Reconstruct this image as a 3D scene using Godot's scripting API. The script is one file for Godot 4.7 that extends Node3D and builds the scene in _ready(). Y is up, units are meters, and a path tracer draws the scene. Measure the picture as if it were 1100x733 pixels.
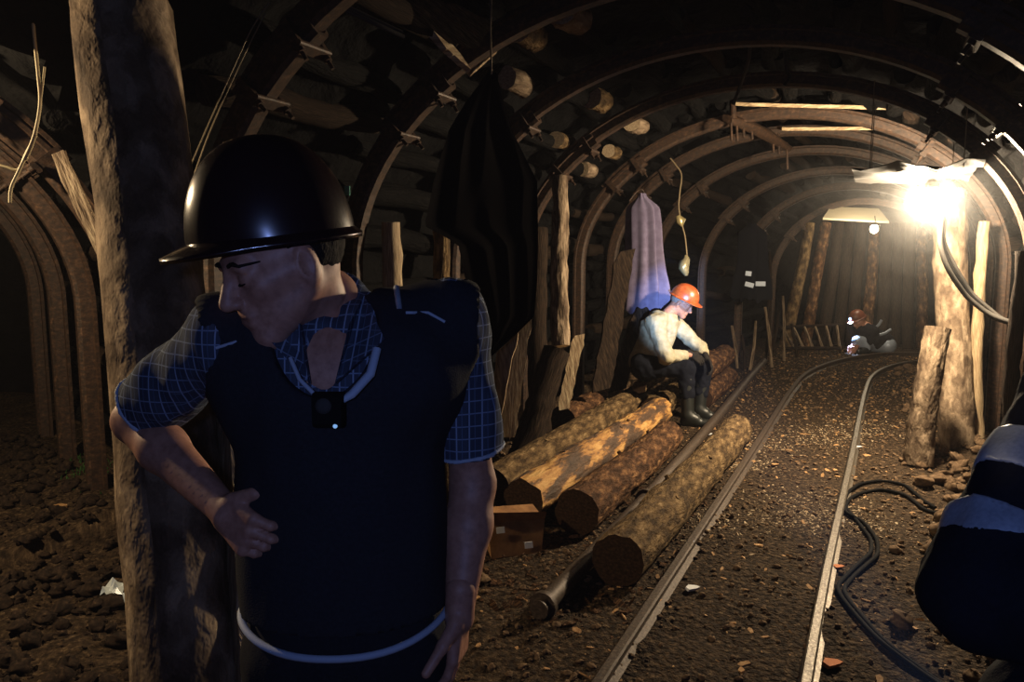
extends Node3D
# A timbered and steel-arched mine tunnel with miners. World: x right, y up, the photograph looks towards -z.
# Tunnel coordinates: s runs along the main tunnel, t across it (0 = middle of the track), from T(s, t, y).
const FPX := 800.0
const CAM := Vector3(0, 1.55, 0)
const TILT := 6.5
const TURN := 26.0

var rng := RandomNumberGenerator.new()
var M := {}
var used_names := {}
var bump_noise := FastNoiseLite.new()
var rock_noise := FastNoiseLite.new()
var ground_noise := FastNoiseLite.new()
var HS := Vector3(sin(deg_to_rad(TURN)), 0, -cos(deg_to_rad(TURN)))
var RT := Vector3(cos(deg_to_rad(TURN)), 0, sin(deg_to_rad(TURN)))
var GH := Vector3(-0.643, 0, -0.766)
var GR := Vector3(0.766, 0, -0.643)
var GO := Vector3(-3.07, 0, -2.635)

# ------------------------------------------------------------------ places
func T(s: float, t: float, y := 0.0) -> Vector3:
	return HS * s + RT * (t - 0.47) + Vector3(0, y, 0)

func st_of(p: Vector3) -> Vector2:
	return Vector2(p.dot(HS), p.dot(RT) + 0.47)

func ray_of(px: float, py: float) -> Vector3:
	var a := deg_to_rad(TILT)
	var f := Vector3(0, -sin(a), -cos(a))
	var u := Vector3(0, cos(a), -sin(a))
	return f + Vector3(1, 0, 0) * ((px - 550.0) / FPX) + u * ((366.5 - py) / FPX)

func P(px: float, py: float, d: float) -> Vector3:   # the point of a pixel at a distance along the optical axis
	return CAM + ray_of(px, py) * d

func G(px: float, py: float, h := 0.0) -> Vector3:   # the point of a pixel on a level plane
	var r := ray_of(px, py)
	return CAM + r * ((h - CAM.y) / r.y)

func gy(x: float, z: float) -> float:                # height of the ground
	var p := st_of(Vector3(x, 0, z))
	var prof := profile_main(p.x)
	var edge = absf(p.y - prof[0]) - (prof[1] - 0.35)
	var track := 1.0 - smoothstep(0.5, 1.1, absf(p.y))
	var amp := lerpf(0.055, 0.016, track)
	if p.y < -0.4 and p.y > -2.1 and p.x > 2.9:
		amp = minf(amp, 0.022)
	amp = lerpf(amp, 0.014, smoothstep(8.6, 9.6, p.x))
	var y := ground_noise.get_noise_2d(x * 0.9, z * 0.9) * amp + ground_noise.get_noise_2d(x * 4.0 + 50.0, z * 4.0) * amp * 0.55
	if p.x > 2.4 and p.y > 0 and p.x < 9.0:
		y += clampf(edge, 0.0, 0.5) * 0.25
	var g := Vector3(x, 0, z) - GO
	if g.dot(GH) > 0.4 and p.y < -2.3:
		y += clampf(g.dot(GR) - 0.5, 0.0, 1.0) * 0.14
	return y

func profile_main(s: float) -> Array:                # centre, half width, height of the curve, height of the legs
	var k := smoothstep(8.2, 12.6, s)
	return [lerpf(-0.45, 0.2, k), lerpf(1.8, 1.28, k), lerpf(1.3, 1.2, k), lerpf(1.45, 1.15, k)]

func profile_gallery(_a: float) -> Array:
	return [0.0, 1.5, 1.2, 1.25]

func profile_passage(_a: float) -> Array:
	return [0.0, 1.05, 0.85, 1.15]

func on_arch(f: Array, off: float, u: float) -> Array:   # u 0..1 along the outline from the left foot to the right: [w, y, outward w, outward y]
	var hw: float = f[1] + off
	var el: float = f[2] + off
	var leg: float = f[3]
	var arc := PI * sqrt((hw * hw + el * el) / 2.0)
	var d := u * (2.0 * leg + arc)
	if d < leg:
		return [f[0] - hw, d, -1.0, 0.0]
	if d > leg + arc:
		return [f[0] + hw, 2.0 * leg + arc - d, 1.0, 0.0]
	var a := PI * (1.0 - (d - leg) / arc)
	var n := Vector2(cos(a) / hw, sin(a) / el).normalized()
	return [f[0] + hw * cos(a), leg + el * sin(a), n.x, n.y]

func in_profile(f: Array, w: float, y: float, off: float) -> bool:
	var hw: float = f[1] + off
	var el: float = f[2] + off
	if absf(w - f[0]) > hw:
		return false
	if y < f[3]:
		return true
	return pow((w - f[0]) / hw, 2) + pow((y - f[3]) / el, 2) < 1.0

func in_main(p: Vector3, off: float) -> bool:
	var q := st_of(p)
	return q.x > -4.0 and q.x < 14.8 and in_profile(profile_main(q.x), q.y, p.y, off)

func in_gallery(p: Vector3, off: float) -> bool:
	var g := p - GO
	var a := g.dot(GH)
	return a > -3.2 and a < 5.4 and in_profile(profile_gallery(a), g.dot(GR), p.y, off)

func in_passage(p: Vector3, off: float) -> bool:
	var g := p - T(12.5, 0.9)
	var a := g.dot(RT)
	return a > -0.9 and a < 3.0 and in_profile(profile_passage(a), g.dot(-HS), p.y, off)

# ------------------------------------------------------------------ mesh building
class MB:
	var v := PackedVector3Array()
	var n := PackedVector3Array()
	var uv := PackedVector2Array()
	var ix := PackedInt32Array()

	func quad(a: Vector3, b: Vector3, c: Vector3, d: Vector3) -> void:
		var nn := (c - a).cross(b - a).normalized()
		var k := v.size()
		for p in [a, b, c, d]:
			v.append(p)
			n.append(nn)
		uv.append_array(PackedVector2Array([Vector2(0, 0), Vector2((b - a).length(), 0), Vector2((b - a).length(), (d - a).length()), Vector2(0, (d - a).length())]))
		ix.append_array(PackedInt32Array([k, k + 1, k + 2, k, k + 2, k + 3]))

	func tri(a: Vector3, b: Vector3, c: Vector3) -> void:
		var nn := (c - a).cross(b - a).normalized()
		var k := v.size()
		for p in [a, b, c]:
			v.append(p)
			n.append(nn)
			uv.append(Vector2(p.x, p.y))
		ix.append_array(PackedInt32Array([k, k + 1, k + 2]))

	func box(c: Vector3, x: Vector3, y: Vector3, z: Vector3, cut := 0.0) -> void:   # half axes; cut chamfers the edges along x
		if cut <= 0.0:
			for s in [-1.0, 1.0]:
				quad_out(c + z * s, x, y, z * s)
				quad_out(c + x * s, y, z, x * s)
				quad_out(c + y * s, z, x, y * s)
			return
		var yy := y.normalized() * cut
		var zz := z.normalized() * cut
		prism([y + z - zz, y + z - yy, -y + z + yy, -y + z - zz, -y - z + zz, -y - z + yy, y - z - yy, y - z + zz], c - x, c + x)

	func quad_out(c: Vector3, a: Vector3, b: Vector3, out: Vector3) -> void:
		if a.cross(b).dot(out) < 0:
			quad(c - a - b, c + a - b, c + a + b, c - a + b)
		else:
			quad(c - a - b, c - a + b, c + a + b, c + a - b)

	func prism(ring: Array, a: Vector3, b: Vector3) -> void:   # a flat outline swept from a to b, with caps
		var m := ring.size()
		var mid := Vector3.ZERO
		for p in ring:
			mid += p / m
		for i in m:
			var p: Vector3 = ring[i]
			var q: Vector3 = ring[(i + 1) % m]
			var out := (p + q) / 2.0 - mid
			var nn := (q - p).cross(b - a)
			if nn.dot(out) < 0:
				quad(a + p, a + q, b + q, b + p)
			else:
				quad(a + p, b + p, b + q, a + q)
			tri_out(a + mid, a + p, a + q, a - b)
			tri_out(b + mid, b + p, b + q, b - a)

	func tri_out(a: Vector3, b: Vector3, c: Vector3, out: Vector3) -> void:
		if (c - a).cross(b - a).dot(out) < 0:
			tri(a, c, b)
		else:
			tri(a, b, c)

	func tube(path: Array, radii: Array, sides := 10, caps := true, noise: FastNoiseLite = null, amp := 0.0, us := 1.0, vs := 1.0) -> void:
		var frames := MB.frames_of(path)
		var k := v.size()
		var along := 0.0
		var m := path.size()
		for i in m:
			var p: Vector3 = path[i]
			var r: float = radii[mini(i, radii.size() - 1)]
			if i > 0:
				along += (p - (path[i - 1] as Vector3)).length()
			for j in sides + 1:
				var a := TAU * (j % sides) / sides
				var dir: Vector3 = frames[i][0] * cos(a) + frames[i][1] * sin(a)
				var rr := r
				if noise:
					rr += amp * noise.get_noise_3dv((p + dir * r) * 10.0) + amp * 0.6 * noise.get_noise_3dv((p + dir * r) * 31.0 + Vector3(7, 3, 1))
				v.append(p + dir * rr)
				n.append(dir)
				uv.append(Vector2(float(j) / sides * us, along * vs))
		for i in m - 1:
			for j in sides:
				var a0 := k + i * (sides + 1) + j
				var b0 := a0 + sides + 1
				ix.append_array(PackedInt32Array([a0, b0 + 1, a0 + 1, a0, b0, b0 + 1]))
		if noise:
			smooth_from(k)
		if caps:
			for e in [0, m - 1]:
				cap_ring(k + e * (sides + 1), sides, path[e], -frames[0][2] if e == 0 else frames[m - 1][2])

	func cap_ring(first: int, sides: int, c: Vector3, out: Vector3) -> void:
		for j in sides:
			tri_out(c, v[first + j], v[first + j + 1], out)

	func cap_ring_of(other: MB, first: int, sides: int, c: Vector3, out: Vector3) -> void:   # closes another shape's ring
		for j in sides:
			tri_out(c, other.v[first + j], other.v[first + j + 1], out)

	func smooth_from(k: int) -> void:   # normals of what was added since vertex k, from its faces
		var acc := {}
		var sums := PackedVector3Array()
		sums.resize(v.size() - k)
		var seam := {}
		for i in range(k, v.size()):
			var key := Vector3i((v[i] * 20000.0).round())
			if not seam.has(key):
				seam[key] = i - k
			acc[i - k] = seam[key]
		for f in range(0, ix.size(), 3):
			if ix[f] < k:
				continue
			var a := v[ix[f]]
			var nn := (v[ix[f + 2]] - a).cross(v[ix[f + 1]] - a)
			for q in 3:
				sums[acc[ix[f + q] - k]] += nn
		for i in range(k, v.size()):
			n[i] = sums[acc[i - k]].normalized()

	static func frames_of(path: Array) -> Array:
		var out := []
		var up := Vector3.UP
		for i in path.size():
			var t: Vector3 = (path[mini(i + 1, path.size() - 1)] - path[maxi(i - 1, 0)])
			t = t.normalized()
			if i == 0 and absf(t.dot(up)) > 0.95:
				up = Vector3.RIGHT
			var x := up.cross(t).normalized()
			var y := t.cross(x).normalized()
			up = y
			out.append([x, y, t])
		return out

	func sweep(prof: Array, path: Array, xs: Array, ys: Array) -> void:   # a closed outline (Vector2) along a path with given axes, capped by fans
		var m := prof.size()
		for i in path.size() - 1:
			for j in m:
				var p: Vector2 = prof[j]
				var q: Vector2 = prof[(j + 1) % m]
				var a: Vector3 = path[i] + xs[i] * p.x + ys[i] * p.y
				var b: Vector3 = path[i] + xs[i] * q.x + ys[i] * q.y
				var c: Vector3 = path[i + 1] + xs[i + 1] * q.x + ys[i + 1] * q.y
				var d: Vector3 = path[i + 1] + xs[i + 1] * p.x + ys[i + 1] * p.y
				quad(a, b, c, d)
		var pts := PackedVector2Array(prof)
		var t := Geometry2D.triangulate_polygon(pts)
		for e in [0, path.size() - 1]:
			for f in range(0, t.size(), 3):
				var q := []
				for g in 3:
					var w: Vector2 = prof[t[f + g]]
					q.append(path[e] + xs[e] * w.x + ys[e] * w.y)
				tri(q[0], q[1], q[2])

	func lathe(c: Vector3, ax: Basis, prof: Array, sides := 24, squash := Vector2.ONE) -> void:   # prof: Vector2(radius, height) along ax.y
		var k := v.size()
		for i in prof.size():
			for j in sides + 1:
				var a := TAU * (j % sides) / sides
				v.append(c + ax.x * (prof[i].x * cos(a) * squash.x) + ax.y * prof[i].y + ax.z * (prof[i].x * sin(a) * squash.y))
				n.append(Vector3.UP)
				uv.append(Vector2(float(j) / sides, float(i) / prof.size()))
		for i in prof.size() - 1:
			for j in sides:
				var a0 := k + i * (sides + 1) + j
				var b0 := a0 + sides + 1
				ix.append_array(PackedInt32Array([a0, a0 + 1, b0 + 1, a0, b0 + 1, b0]))
		smooth_from(k)

	func ball(c: Vector3, r: Vector3, ax := Basis.IDENTITY, sides := 12) -> void:
		var prof := []
		for i in 9:
			var a := PI * i / 8.0 - PI / 2
			prof.append(Vector2(maxf(cos(a), 0.0001), sin(a) * r.y))
		lathe(c, ax, prof, sides, Vector2(r.x, r.z))

	func mesh(shift := Vector3.ZERO) -> ArrayMesh:
		var arr := []
		arr.resize(Mesh.ARRAY_MAX)
		var w := v.duplicate()
		for i in w.size():
			w[i] -= shift
		arr[Mesh.ARRAY_VERTEX] = w
		arr[Mesh.ARRAY_NORMAL] = n
		if uv.size() == v.size():
			arr[Mesh.ARRAY_TEX_UV] = uv
		arr[Mesh.ARRAY_INDEX] = ix
		var m := ArrayMesh.new()
		m.add_surface_from_arrays(Mesh.PRIMITIVE_TRIANGLES, arr)
		return m

# A distance field on a grid, meshed as surface nets: bodies and clothes are made of it.
class Field:
	var lo: Vector3
	var nx: int
	var ny: int
	var nz: int
	var h: float
	var v := PackedFloat32Array()

	func _init(a: Vector3, b: Vector3, cell: float) -> void:
		lo = a
		h = cell
		nx = int(ceil((b.x - a.x) / cell)) + 1
		ny = int(ceil((b.y - a.y) / cell)) + 1
		nz = int(ceil((b.z - a.z) / cell)) + 1
		v.resize(nx * ny * nz)
		v.fill(1.0)

	func cap(p: Vector3, q: Vector3, r1: float, r2: float, k := 0.03, flat := Vector3.ZERO, f := 1.0, cut := false) -> void:
		var r := maxf(r1, r2) * 1.0 + k + 2.0 * h
		var a := p.min(q) - Vector3.ONE * r - lo
		var b := p.max(q) + Vector3.ONE * r - lo
		var pq := q - p
		var len2 := maxf(pq.length_squared(), 1e-9)
		var x0 := clampi(int(a.x / h), 0, nx - 1)
		var x1 := clampi(int(b.x / h) + 1, 0, nx - 1)
		var y0 := clampi(int(a.y / h), 0, ny - 1)
		var y1 := clampi(int(b.y / h) + 1, 0, ny - 1)
		var z0 := clampi(int(a.z / h), 0, nz - 1)
		var z1 := clampi(int(b.z / h) + 1, 0, nz - 1)
		var is_flat := f != 1.0
		for zi in range(z0, z1 + 1):
			for yi in range(y0, y1 + 1):
				var at := (zi * ny + yi) * nx + x0
				var w := Vector3(lo.x + x0 * h, lo.y + yi * h, lo.z + zi * h) - p
				for xi in range(x0, x1 + 1):
					var t := clampf(w.dot(pq) / len2, 0.0, 1.0)
					var d := w - pq * t
					if is_flat:
						d += flat * (d.dot(flat) * (f - 1.0))
					var dist := d.length() - (r1 + (r2 - r1) * t)
					var o := v[at]
					if cut:
						dist = -dist
						var hc := maxf(k - absf(o - dist), 0.0) / k
						v[at] = maxf(o, dist) + hc * hc * k * 0.25
					else:
						var hh := maxf(k - absf(o - dist), 0.0) / k
						v[at] = minf(o, dist) - hh * hh * k * 0.25
					at += 1
					w.x += h

	func ell(c: Vector3, r: Vector3, ax: Basis, k := 0.02, cut := false) -> void:
		var m := maxf(r.x, maxf(r.y, r.z)) + k + 2.0 * h
		var x0 := clampi(int((c.x - m - lo.x) / h), 0, nx - 1)
		var x1 := clampi(int((c.x + m - lo.x) / h) + 1, 0, nx - 1)
		var y0 := clampi(int((c.y - m - lo.y) / h), 0, ny - 1)
		var y1 := clampi(int((c.y + m - lo.y) / h) + 1, 0, ny - 1)
		var z0 := clampi(int((c.z - m - lo.z) / h), 0, nz - 1)
		var z1 := clampi(int((c.z + m - lo.z) / h) + 1, 0, nz - 1)
		var inv := ax.transposed()
		var small := minf(r.x, minf(r.y, r.z))
		for zi in range(z0, z1 + 1):
			for yi in range(y0, y1 + 1):
				var at := (zi * ny + yi) * nx + x0
				for xi in range(x0, x1 + 1):
					var q := inv * (Vector3(lo.x + xi * h, lo.y + yi * h, lo.z + zi * h) - c)
					var e := q / r
					var l := e.length()
					var dist := (l - 1.0) * small if l < 0.2 else l * (l - 1.0) / (e / r).length()
					var o := v[at]
					if cut:
						dist = -dist
						var hc := maxf(k - absf(o - dist), 0.0) / k
						v[at] = maxf(o, dist) + hc * hc * k * 0.25
					else:
						var hh := maxf(k - absf(o - dist), 0.0) / k
						v[at] = minf(o, dist) - hh * hh * k * 0.25
					at += 1

	func keep(p: Vector3, nrm: Vector3, near := 1e9) -> void:   # cut away what lies on the side nrm points to, within a distance of p
		var u := nrm.normalized()
		for zi in nz:
			for yi in ny:
				var at := (zi * ny + yi) * nx
				for xi in nx:
					if v[at] < 2.0 * h:
						var q := Vector3(lo.x + xi * h, lo.y + yi * h, lo.z + zi * h) - p
						if q.length() < near:
							v[at] = maxf(v[at], q.dot(u))
					at += 1

	func ruffle(f: FastNoiseLite, amp: float, freq: Vector3) -> void:
		for zi in nz:
			for yi in ny:
				var at := (zi * ny + yi) * nx
				for xi in nx:
					if absf(v[at]) < 3.0 * h + amp:
						v[at] += amp * f.get_noise_3d((lo.x + xi * h) * freq.x, (lo.y + yi * h) * freq.y, (lo.z + zi * h) * freq.z)
					at += 1

	func into(mb: MB) -> void:
		var sx := nx
		var sxy := nx * ny
		var where := PackedInt32Array()
		where.resize(v.size())
		where.fill(-1)
		var off := [0, 1, sx, sx + 1, sxy, sxy + 1, sxy + sx, sxy + sx + 1]
		var corner := [Vector3(0, 0, 0), Vector3(1, 0, 0), Vector3(0, 1, 0), Vector3(1, 1, 0), Vector3(0, 0, 1), Vector3(1, 0, 1), Vector3(0, 1, 1), Vector3(1, 1, 1)]
		var edges := [[0, 1], [2, 3], [4, 5], [6, 7], [0, 2], [1, 3], [4, 6], [5, 7], [0, 4], [1, 5], [2, 6], [3, 7]]
		var lim := 4.0 * h
		for zi in nz - 1:
			for yi in ny - 1:
				var at := zi * sxy + yi * sx
				for xi in nx - 1:
					var c0 := v[at]
					if c0 > lim or c0 < -lim:
						at += 1
						continue
					var c := [c0, v[at + 1], v[at + sx], v[at + sx + 1], v[at + sxy], v[at + sxy + 1], v[at + sxy + sx], v[at + sxy + sx + 1]]
					var inside := 0
					for q in 8:
						if c[q] < 0.0:
							inside += 1
					if inside > 0 and inside < 8:
						var sum := Vector3.ZERO
						var cnt := 0
						for e in edges:
							var ca: float = c[e[0]]
							var cb: float = c[e[1]]
							if (ca < 0.0) != (cb < 0.0):
								sum += corner[e[0]].lerp(corner[e[1]], ca / (ca - cb))
								cnt += 1
						where[at] = mb.v.size()
						mb.v.append(lo + (Vector3(xi, yi, zi) + sum / cnt) * h)
						var g := Vector3(c[1] + c[3] + c[5] + c[7] - c[0] - c[2] - c[4] - c[6], c[2] + c[3] + c[6] + c[7] - c[0] - c[1] - c[4] - c[5], c[4] + c[5] + c[6] + c[7] - c[0] - c[1] - c[2] - c[3])
						mb.n.append(g.normalized())
					at += 1
		for zi in range(1, nz - 1):
			for yi in range(1, ny - 1):
				for xi in range(1, nx - 1):
					var at := zi * sxy + yi * sx + xi
					if where[at] < 0 and where[at - 1] < 0 and where[at - sx] < 0:
						continue
					var a := v[at] < 0.0
					if a != (v[at + 1] < 0.0):
						face(mb, where, at - sx - sxy, at - sxy, at, at - sx, a)
					if a != (v[at + sx] < 0.0):
						face(mb, where, at - 1 - sxy, at - 1, at, at - sxy, a)
					if a != (v[at + sxy] < 0.0):
						face(mb, where, at - 1 - sx, at - sx, at, at - 1, a)

	func face(mb: MB, where: PackedInt32Array, a: int, b: int, c: int, d: int, flip: bool) -> void:
		var p := where[a]
		var q := where[b]
		var r := where[c]
		var s := where[d]
		if p < 0 or q < 0 or r < 0 or s < 0:
			return
		if flip:
			mb.ix.append_array(PackedInt32Array([p, r, q, p, s, r]))
		else:
			mb.ix.append_array(PackedInt32Array([p, q, r, p, r, s]))

# ------------------------------------------------------------------ nodes
func numbered(called: String) -> String:
	var k: int = used_names.get(called, 0)
	used_names[called] = k + 1
	return called if k == 0 else "%s_%03d" % [called, k]

func org(n: Node) -> Vector3:
	var o := Vector3.ZERO
	while n != self and n is Node3D:
		o += (n as Node3D).position
		n = n.get_parent()
	return o

func tag(o: Node, label: String, category: String, group := "", kind := "") -> void:
	o.set_meta("label", label)
	o.set_meta("category", category)
	if group:
		o.set_meta("group", group)
	if kind:
		o.set_meta("kind", kind)

func thing(called: String, label: String, category: String, at: Vector3, group := "") -> Node3D:
	var o := Node3D.new()
	o.name = numbered(called)
	add_child(o)
	o.position = at
	tag(o, label, category, group)
	return o

func put(mb: MB, called: String, m: Material, parent: Node = null) -> MeshInstance3D:
	var o := MeshInstance3D.new()
	o.mesh = mb.mesh(org(parent) if parent else Vector3.ZERO)
	o.material_override = m
	if parent:
		o.name = called
		parent.add_child(o, true)
	else:
		o.name = numbered(called)
		add_child(o)
	return o

func put_base(mb: MB, called: String, m: Material, base: Vector3, label: String, category: String, group := "") -> MeshInstance3D:   # a thing of one mesh
	var o := MeshInstance3D.new()
	o.mesh = mb.mesh(base)
	o.material_override = m
	o.name = numbered(called)
	add_child(o)
	o.position = base
	tag(o, label, category, group)
	return o

func structure(mb: MB, called: String, m: Material, label := "") -> MeshInstance3D:
	var o := put(mb, called, m)
	o.set_meta("kind", "structure")
	if label:
		o.set_meta("label", label)
	return o

# ------------------------------------------------------------------ materials
func noise_of(sd: int, freq: float, kind := FastNoiseLite.TYPE_SIMPLEX_SMOOTH, oct := 4) -> FastNoiseLite:
	var f := FastNoiseLite.new()
	f.seed = sd
	f.frequency = freq
	f.noise_type = kind
	f.fractal_octaves = oct
	f.fractal_gain = 0.6
	return f

func ntex(sd: int, freq: float, cols: Array, size := 512, kind := FastNoiseLite.TYPE_SIMPLEX_SMOOTH, oct := 5, warp := 0.0) -> NoiseTexture2D:
	var t := NoiseTexture2D.new()
	var f := noise_of(sd, freq, kind, oct)
	if warp > 0.0:
		f.domain_warp_enabled = true
		f.domain_warp_amplitude = warp
	t.noise = f
	t.width = size
	t.height = size
	t.seamless = true
	if cols:
		var g := Gradient.new()
		var offs := PackedFloat32Array()
		var cc := PackedColorArray()
		for c in cols:
			offs.append(c[0])
			cc.append(c[1])
		g.offsets = offs
		g.colors = cc
		t.color_ramp = g
	return t

func mat(called: String, c: Color, rough: float, metal := 0.0) -> StandardMaterial3D:
	var m := StandardMaterial3D.new()
	m.resource_name = called
	m.albedo_color = c
	m.roughness = rough
	m.metallic = metal
	m.cull_mode = BaseMaterial3D.CULL_DISABLED
	M[called] = m
	return m

func textured(called: String, tex: Texture2D, rough: float, metal := 0.0, scale := Vector3.ONE, triplanar := true, height: Texture2D = null, hs := 0.0, world := true) -> StandardMaterial3D:
	var m := mat(called, Color.WHITE, rough, metal)
	m.albedo_texture = tex
	m.uv1_scale = scale
	if triplanar:
		m.uv1_triplanar = true
		m.uv1_world_triplanar = world
	if height:
		m.heightmap_enabled = true
		m.heightmap_texture = height
		m.heightmap_scale = hs
	return m

func C(r: float, g: float, b: float) -> Color:
	return Color(r, g, b)

func make_materials() -> void:
	var grain := ntex(11, 0.03, [], 512)
	var coarse := ntex(12, 0.012, [], 512, FastNoiseLite.TYPE_SIMPLEX_SMOOTH, 6)
	var cells := ntex(13, 0.03, [], 512, FastNoiseLite.TYPE_CELLULAR, 3)
	textured("rock", ntex(21, 0.015, [[0.0, C(0.018, 0.018, 0.021)], [0.45, C(0.03, 0.03, 0.033)], [0.7, C(0.046, 0.044, 0.046)], [1.0, C(0.095, 0.088, 0.084)]]), 0.88, 0.0, Vector3.ONE * 0.8, true, coarse, 3.0)
	textured("dirt", ntex(22, 0.035, [[0.0, C(0.075, 0.06, 0.05)], [0.4, C(0.175, 0.14, 0.108)], [0.62, C(0.26, 0.21, 0.16)], [0.8, C(0.38, 0.315, 0.24)], [1.0, C(0.55, 0.48, 0.38)]], 1024, FastNoiseLite.TYPE_SIMPLEX_SMOOTH, 6, 20.0), 0.92, 0.0, Vector3.ONE * 0.7, true, ntex(23, 0.03, [], 1024, FastNoiseLite.TYPE_SIMPLEX_SMOOTH, 6), 2.2)
	textured("rust", ntex(24, 0.02, [[0.0, C(0.09, 0.065, 0.052)], [0.5, C(0.2, 0.14, 0.1)], [0.75, C(0.3, 0.21, 0.145)], [1.0, C(0.45, 0.35, 0.26)]], 512, FastNoiseLite.TYPE_SIMPLEX_SMOOTH, 5), 0.62, 0.2, Vector3.ONE * 2.5, true, grain, 0.15)
	textured("rail_steel", ntex(25, 0.03, [[0.0, C(0.2, 0.17, 0.14)], [0.5, C(0.36, 0.33, 0.29)], [1.0, C(0.55, 0.52, 0.48)]]), 0.45, 0.6, Vector3.ONE * 3.0, true, grain, 0.1)
	textured("old_rail", ntex(26, 0.03, [[0.0, C(0.14, 0.11, 0.09)], [0.5, C(0.27, 0.22, 0.18)], [1.0, C(0.4, 0.35, 0.3)]]), 0.6, 0.35, Vector3.ONE * 3.0, true, grain, 0.12)
	var bark_h := ntex(27, 0.03, [], 512, FastNoiseLite.TYPE_SIMPLEX_SMOOTH, 6, 15.0)
	textured("bark_brown", ntex(28, 0.011, [[0.0, C(0.17, 0.135, 0.1)], [0.35, C(0.29, 0.232, 0.165)], [0.55, C(0.39, 0.315, 0.22)], [0.75, C(0.48, 0.395, 0.28)], [1.0, C(0.62, 0.53, 0.4)]], 512, FastNoiseLite.TYPE_SIMPLEX_SMOOTH, 6, 25.0), 0.85, 0.0, Vector3(1.0, 0.9, 1.0), false, bark_h, 1.3)
	textured("bark_orange", ntex(29, 0.01, [[0.0, C(0.17, 0.115, 0.075)], [0.4, C(0.3, 0.215, 0.14)], [0.48, C(0.38, 0.265, 0.16)], [0.56, C(0.62, 0.44, 0.23)], [0.68, C(0.72, 0.55, 0.31)], [1.0, C(0.78, 0.65, 0.43)]], 512, FastNoiseLite.TYPE_SIMPLEX_SMOOTH, 6, 30.0), 0.8, 0.0, Vector3(0.5, 0.36, 1.0), false, bark_h, 1.3)
	textured("bark_red", ntex(30, 0.011, [[0.0, C(0.15, 0.105, 0.08)], [0.42, C(0.28, 0.2, 0.145)], [0.6, C(0.37, 0.265, 0.185)], [0.75, C(0.48, 0.355, 0.245)], [1.0, C(0.62, 0.5, 0.36)]], 512, FastNoiseLite.TYPE_SIMPLEX_SMOOTH, 6, 25.0), 0.82, 0.0, Vector3(1.0, 0.9, 1.0), false, bark_h, 1.3)
	textured("bark_grey", ntex(31, 0.02, [[0.0, C(0.2, 0.16, 0.13)], [0.45, C(0.4, 0.34, 0.28)], [0.7, C(0.55, 0.48, 0.4)], [1.0, C(0.7, 0.62, 0.52)]], 512, FastNoiseLite.TYPE_SIMPLEX_SMOOTH, 6, 25.0), 0.85, 0.0, Vector3(0.5, 0.35, 1.0), false, bark_h, 1.2)
	textured("wood_pale", ntex(32, 0.025, [[0.0, C(0.4, 0.32, 0.23)], [0.45, C(0.6, 0.51, 0.39)], [0.7, C(0.7, 0.62, 0.49)], [1.0, C(0.8, 0.73, 0.6)]], 512, FastNoiseLite.TYPE_SIMPLEX_SMOOTH, 5), 0.75, 0.0, Vector3(3.0, 0.5, 1.0), false, grain, 0.3)
	textured("wood_dark", ntex(33, 0.025, [[0.0, C(0.08, 0.063, 0.052)], [0.5, C(0.16, 0.125, 0.1)], [1.0, C(0.27, 0.215, 0.165)]], 512, FastNoiseLite.TYPE_SIMPLEX_SMOOTH, 5), 0.85, 0.0, Vector3(3.0, 0.6, 1.0), false, grain, 0.4)
	textured("sooty_pole", ntex(51, 0.02, [[0.0, C(0.02, 0.02, 0.022)], [0.5, C(0.036, 0.034, 0.035)], [0.8, C(0.058, 0.052, 0.05)], [1.0, C(0.14, 0.12, 0.1)]], 512, FastNoiseLite.TYPE_SIMPLEX_SMOOTH, 6, 25.0), 0.88, 0.0, Vector3(0.5, 0.6, 1.0), false, bark_h, 1.2)
	textured("cut_end", ntex(34, 0.05, [[0.0, C(0.1, 0.07, 0.05)], [0.5, C(0.19, 0.135, 0.095)], [1.0, C(0.3, 0.22, 0.16)]], 256), 0.85, 0.0, Vector3.ONE * 4.0)
	textured("lagging_end", ntex(35, 0.05, [[0.0, C(0.4, 0.33, 0.25)], [0.5, C(0.62, 0.54, 0.43)], [1.0, C(0.75, 0.68, 0.56)]], 256), 0.85, 0.0, Vector3.ONE * 4.0)
	textured("stone", ntex(36, 0.04, [[0.0, C(0.2, 0.16, 0.125)], [0.5, C(0.36, 0.29, 0.225)], [1.0, C(0.55, 0.46, 0.36)]], 256), 0.9, 0.0, Vector3.ONE * 3.0)
	textured("shaded_stone", ntex(52, 0.04, [[0.0, C(0.07, 0.06, 0.055)], [0.5, C(0.15, 0.12, 0.1)], [0.8, C(0.24, 0.19, 0.15)], [1.0, C(0.4, 0.32, 0.24)]], 256), 0.9, 0.0, Vector3.ONE * 3.0)  # darker copy of stone: the gallery floor's shade put into the colour
	textured("chip", ntex(37, 0.04, [[0.0, C(0.45, 0.3, 0.17)], [0.5, C(0.62, 0.47, 0.3)], [1.0, C(0.78, 0.66, 0.48)]], 256), 0.85, 0.0, Vector3.ONE * 5.0)
	mat("black_rubber", C(0.05, 0.048, 0.05), 0.85)
	mat("cable_grey", C(0.22, 0.21, 0.2), 0.8)
	mat("cable_cream", C(0.72, 0.66, 0.5), 0.6)
	mat("wire", C(0.5, 0.44, 0.34), 0.5, 0.4)
	textured("skin", ntex(38, 0.03, [[0.0, C(0.56, 0.38, 0.3)], [0.5, C(0.68, 0.48, 0.39)], [1.0, C(0.75, 0.55, 0.45)]], 256), 0.55, 0.0, Vector3.ONE * 6.0, true, null, 0.0, false)
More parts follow.
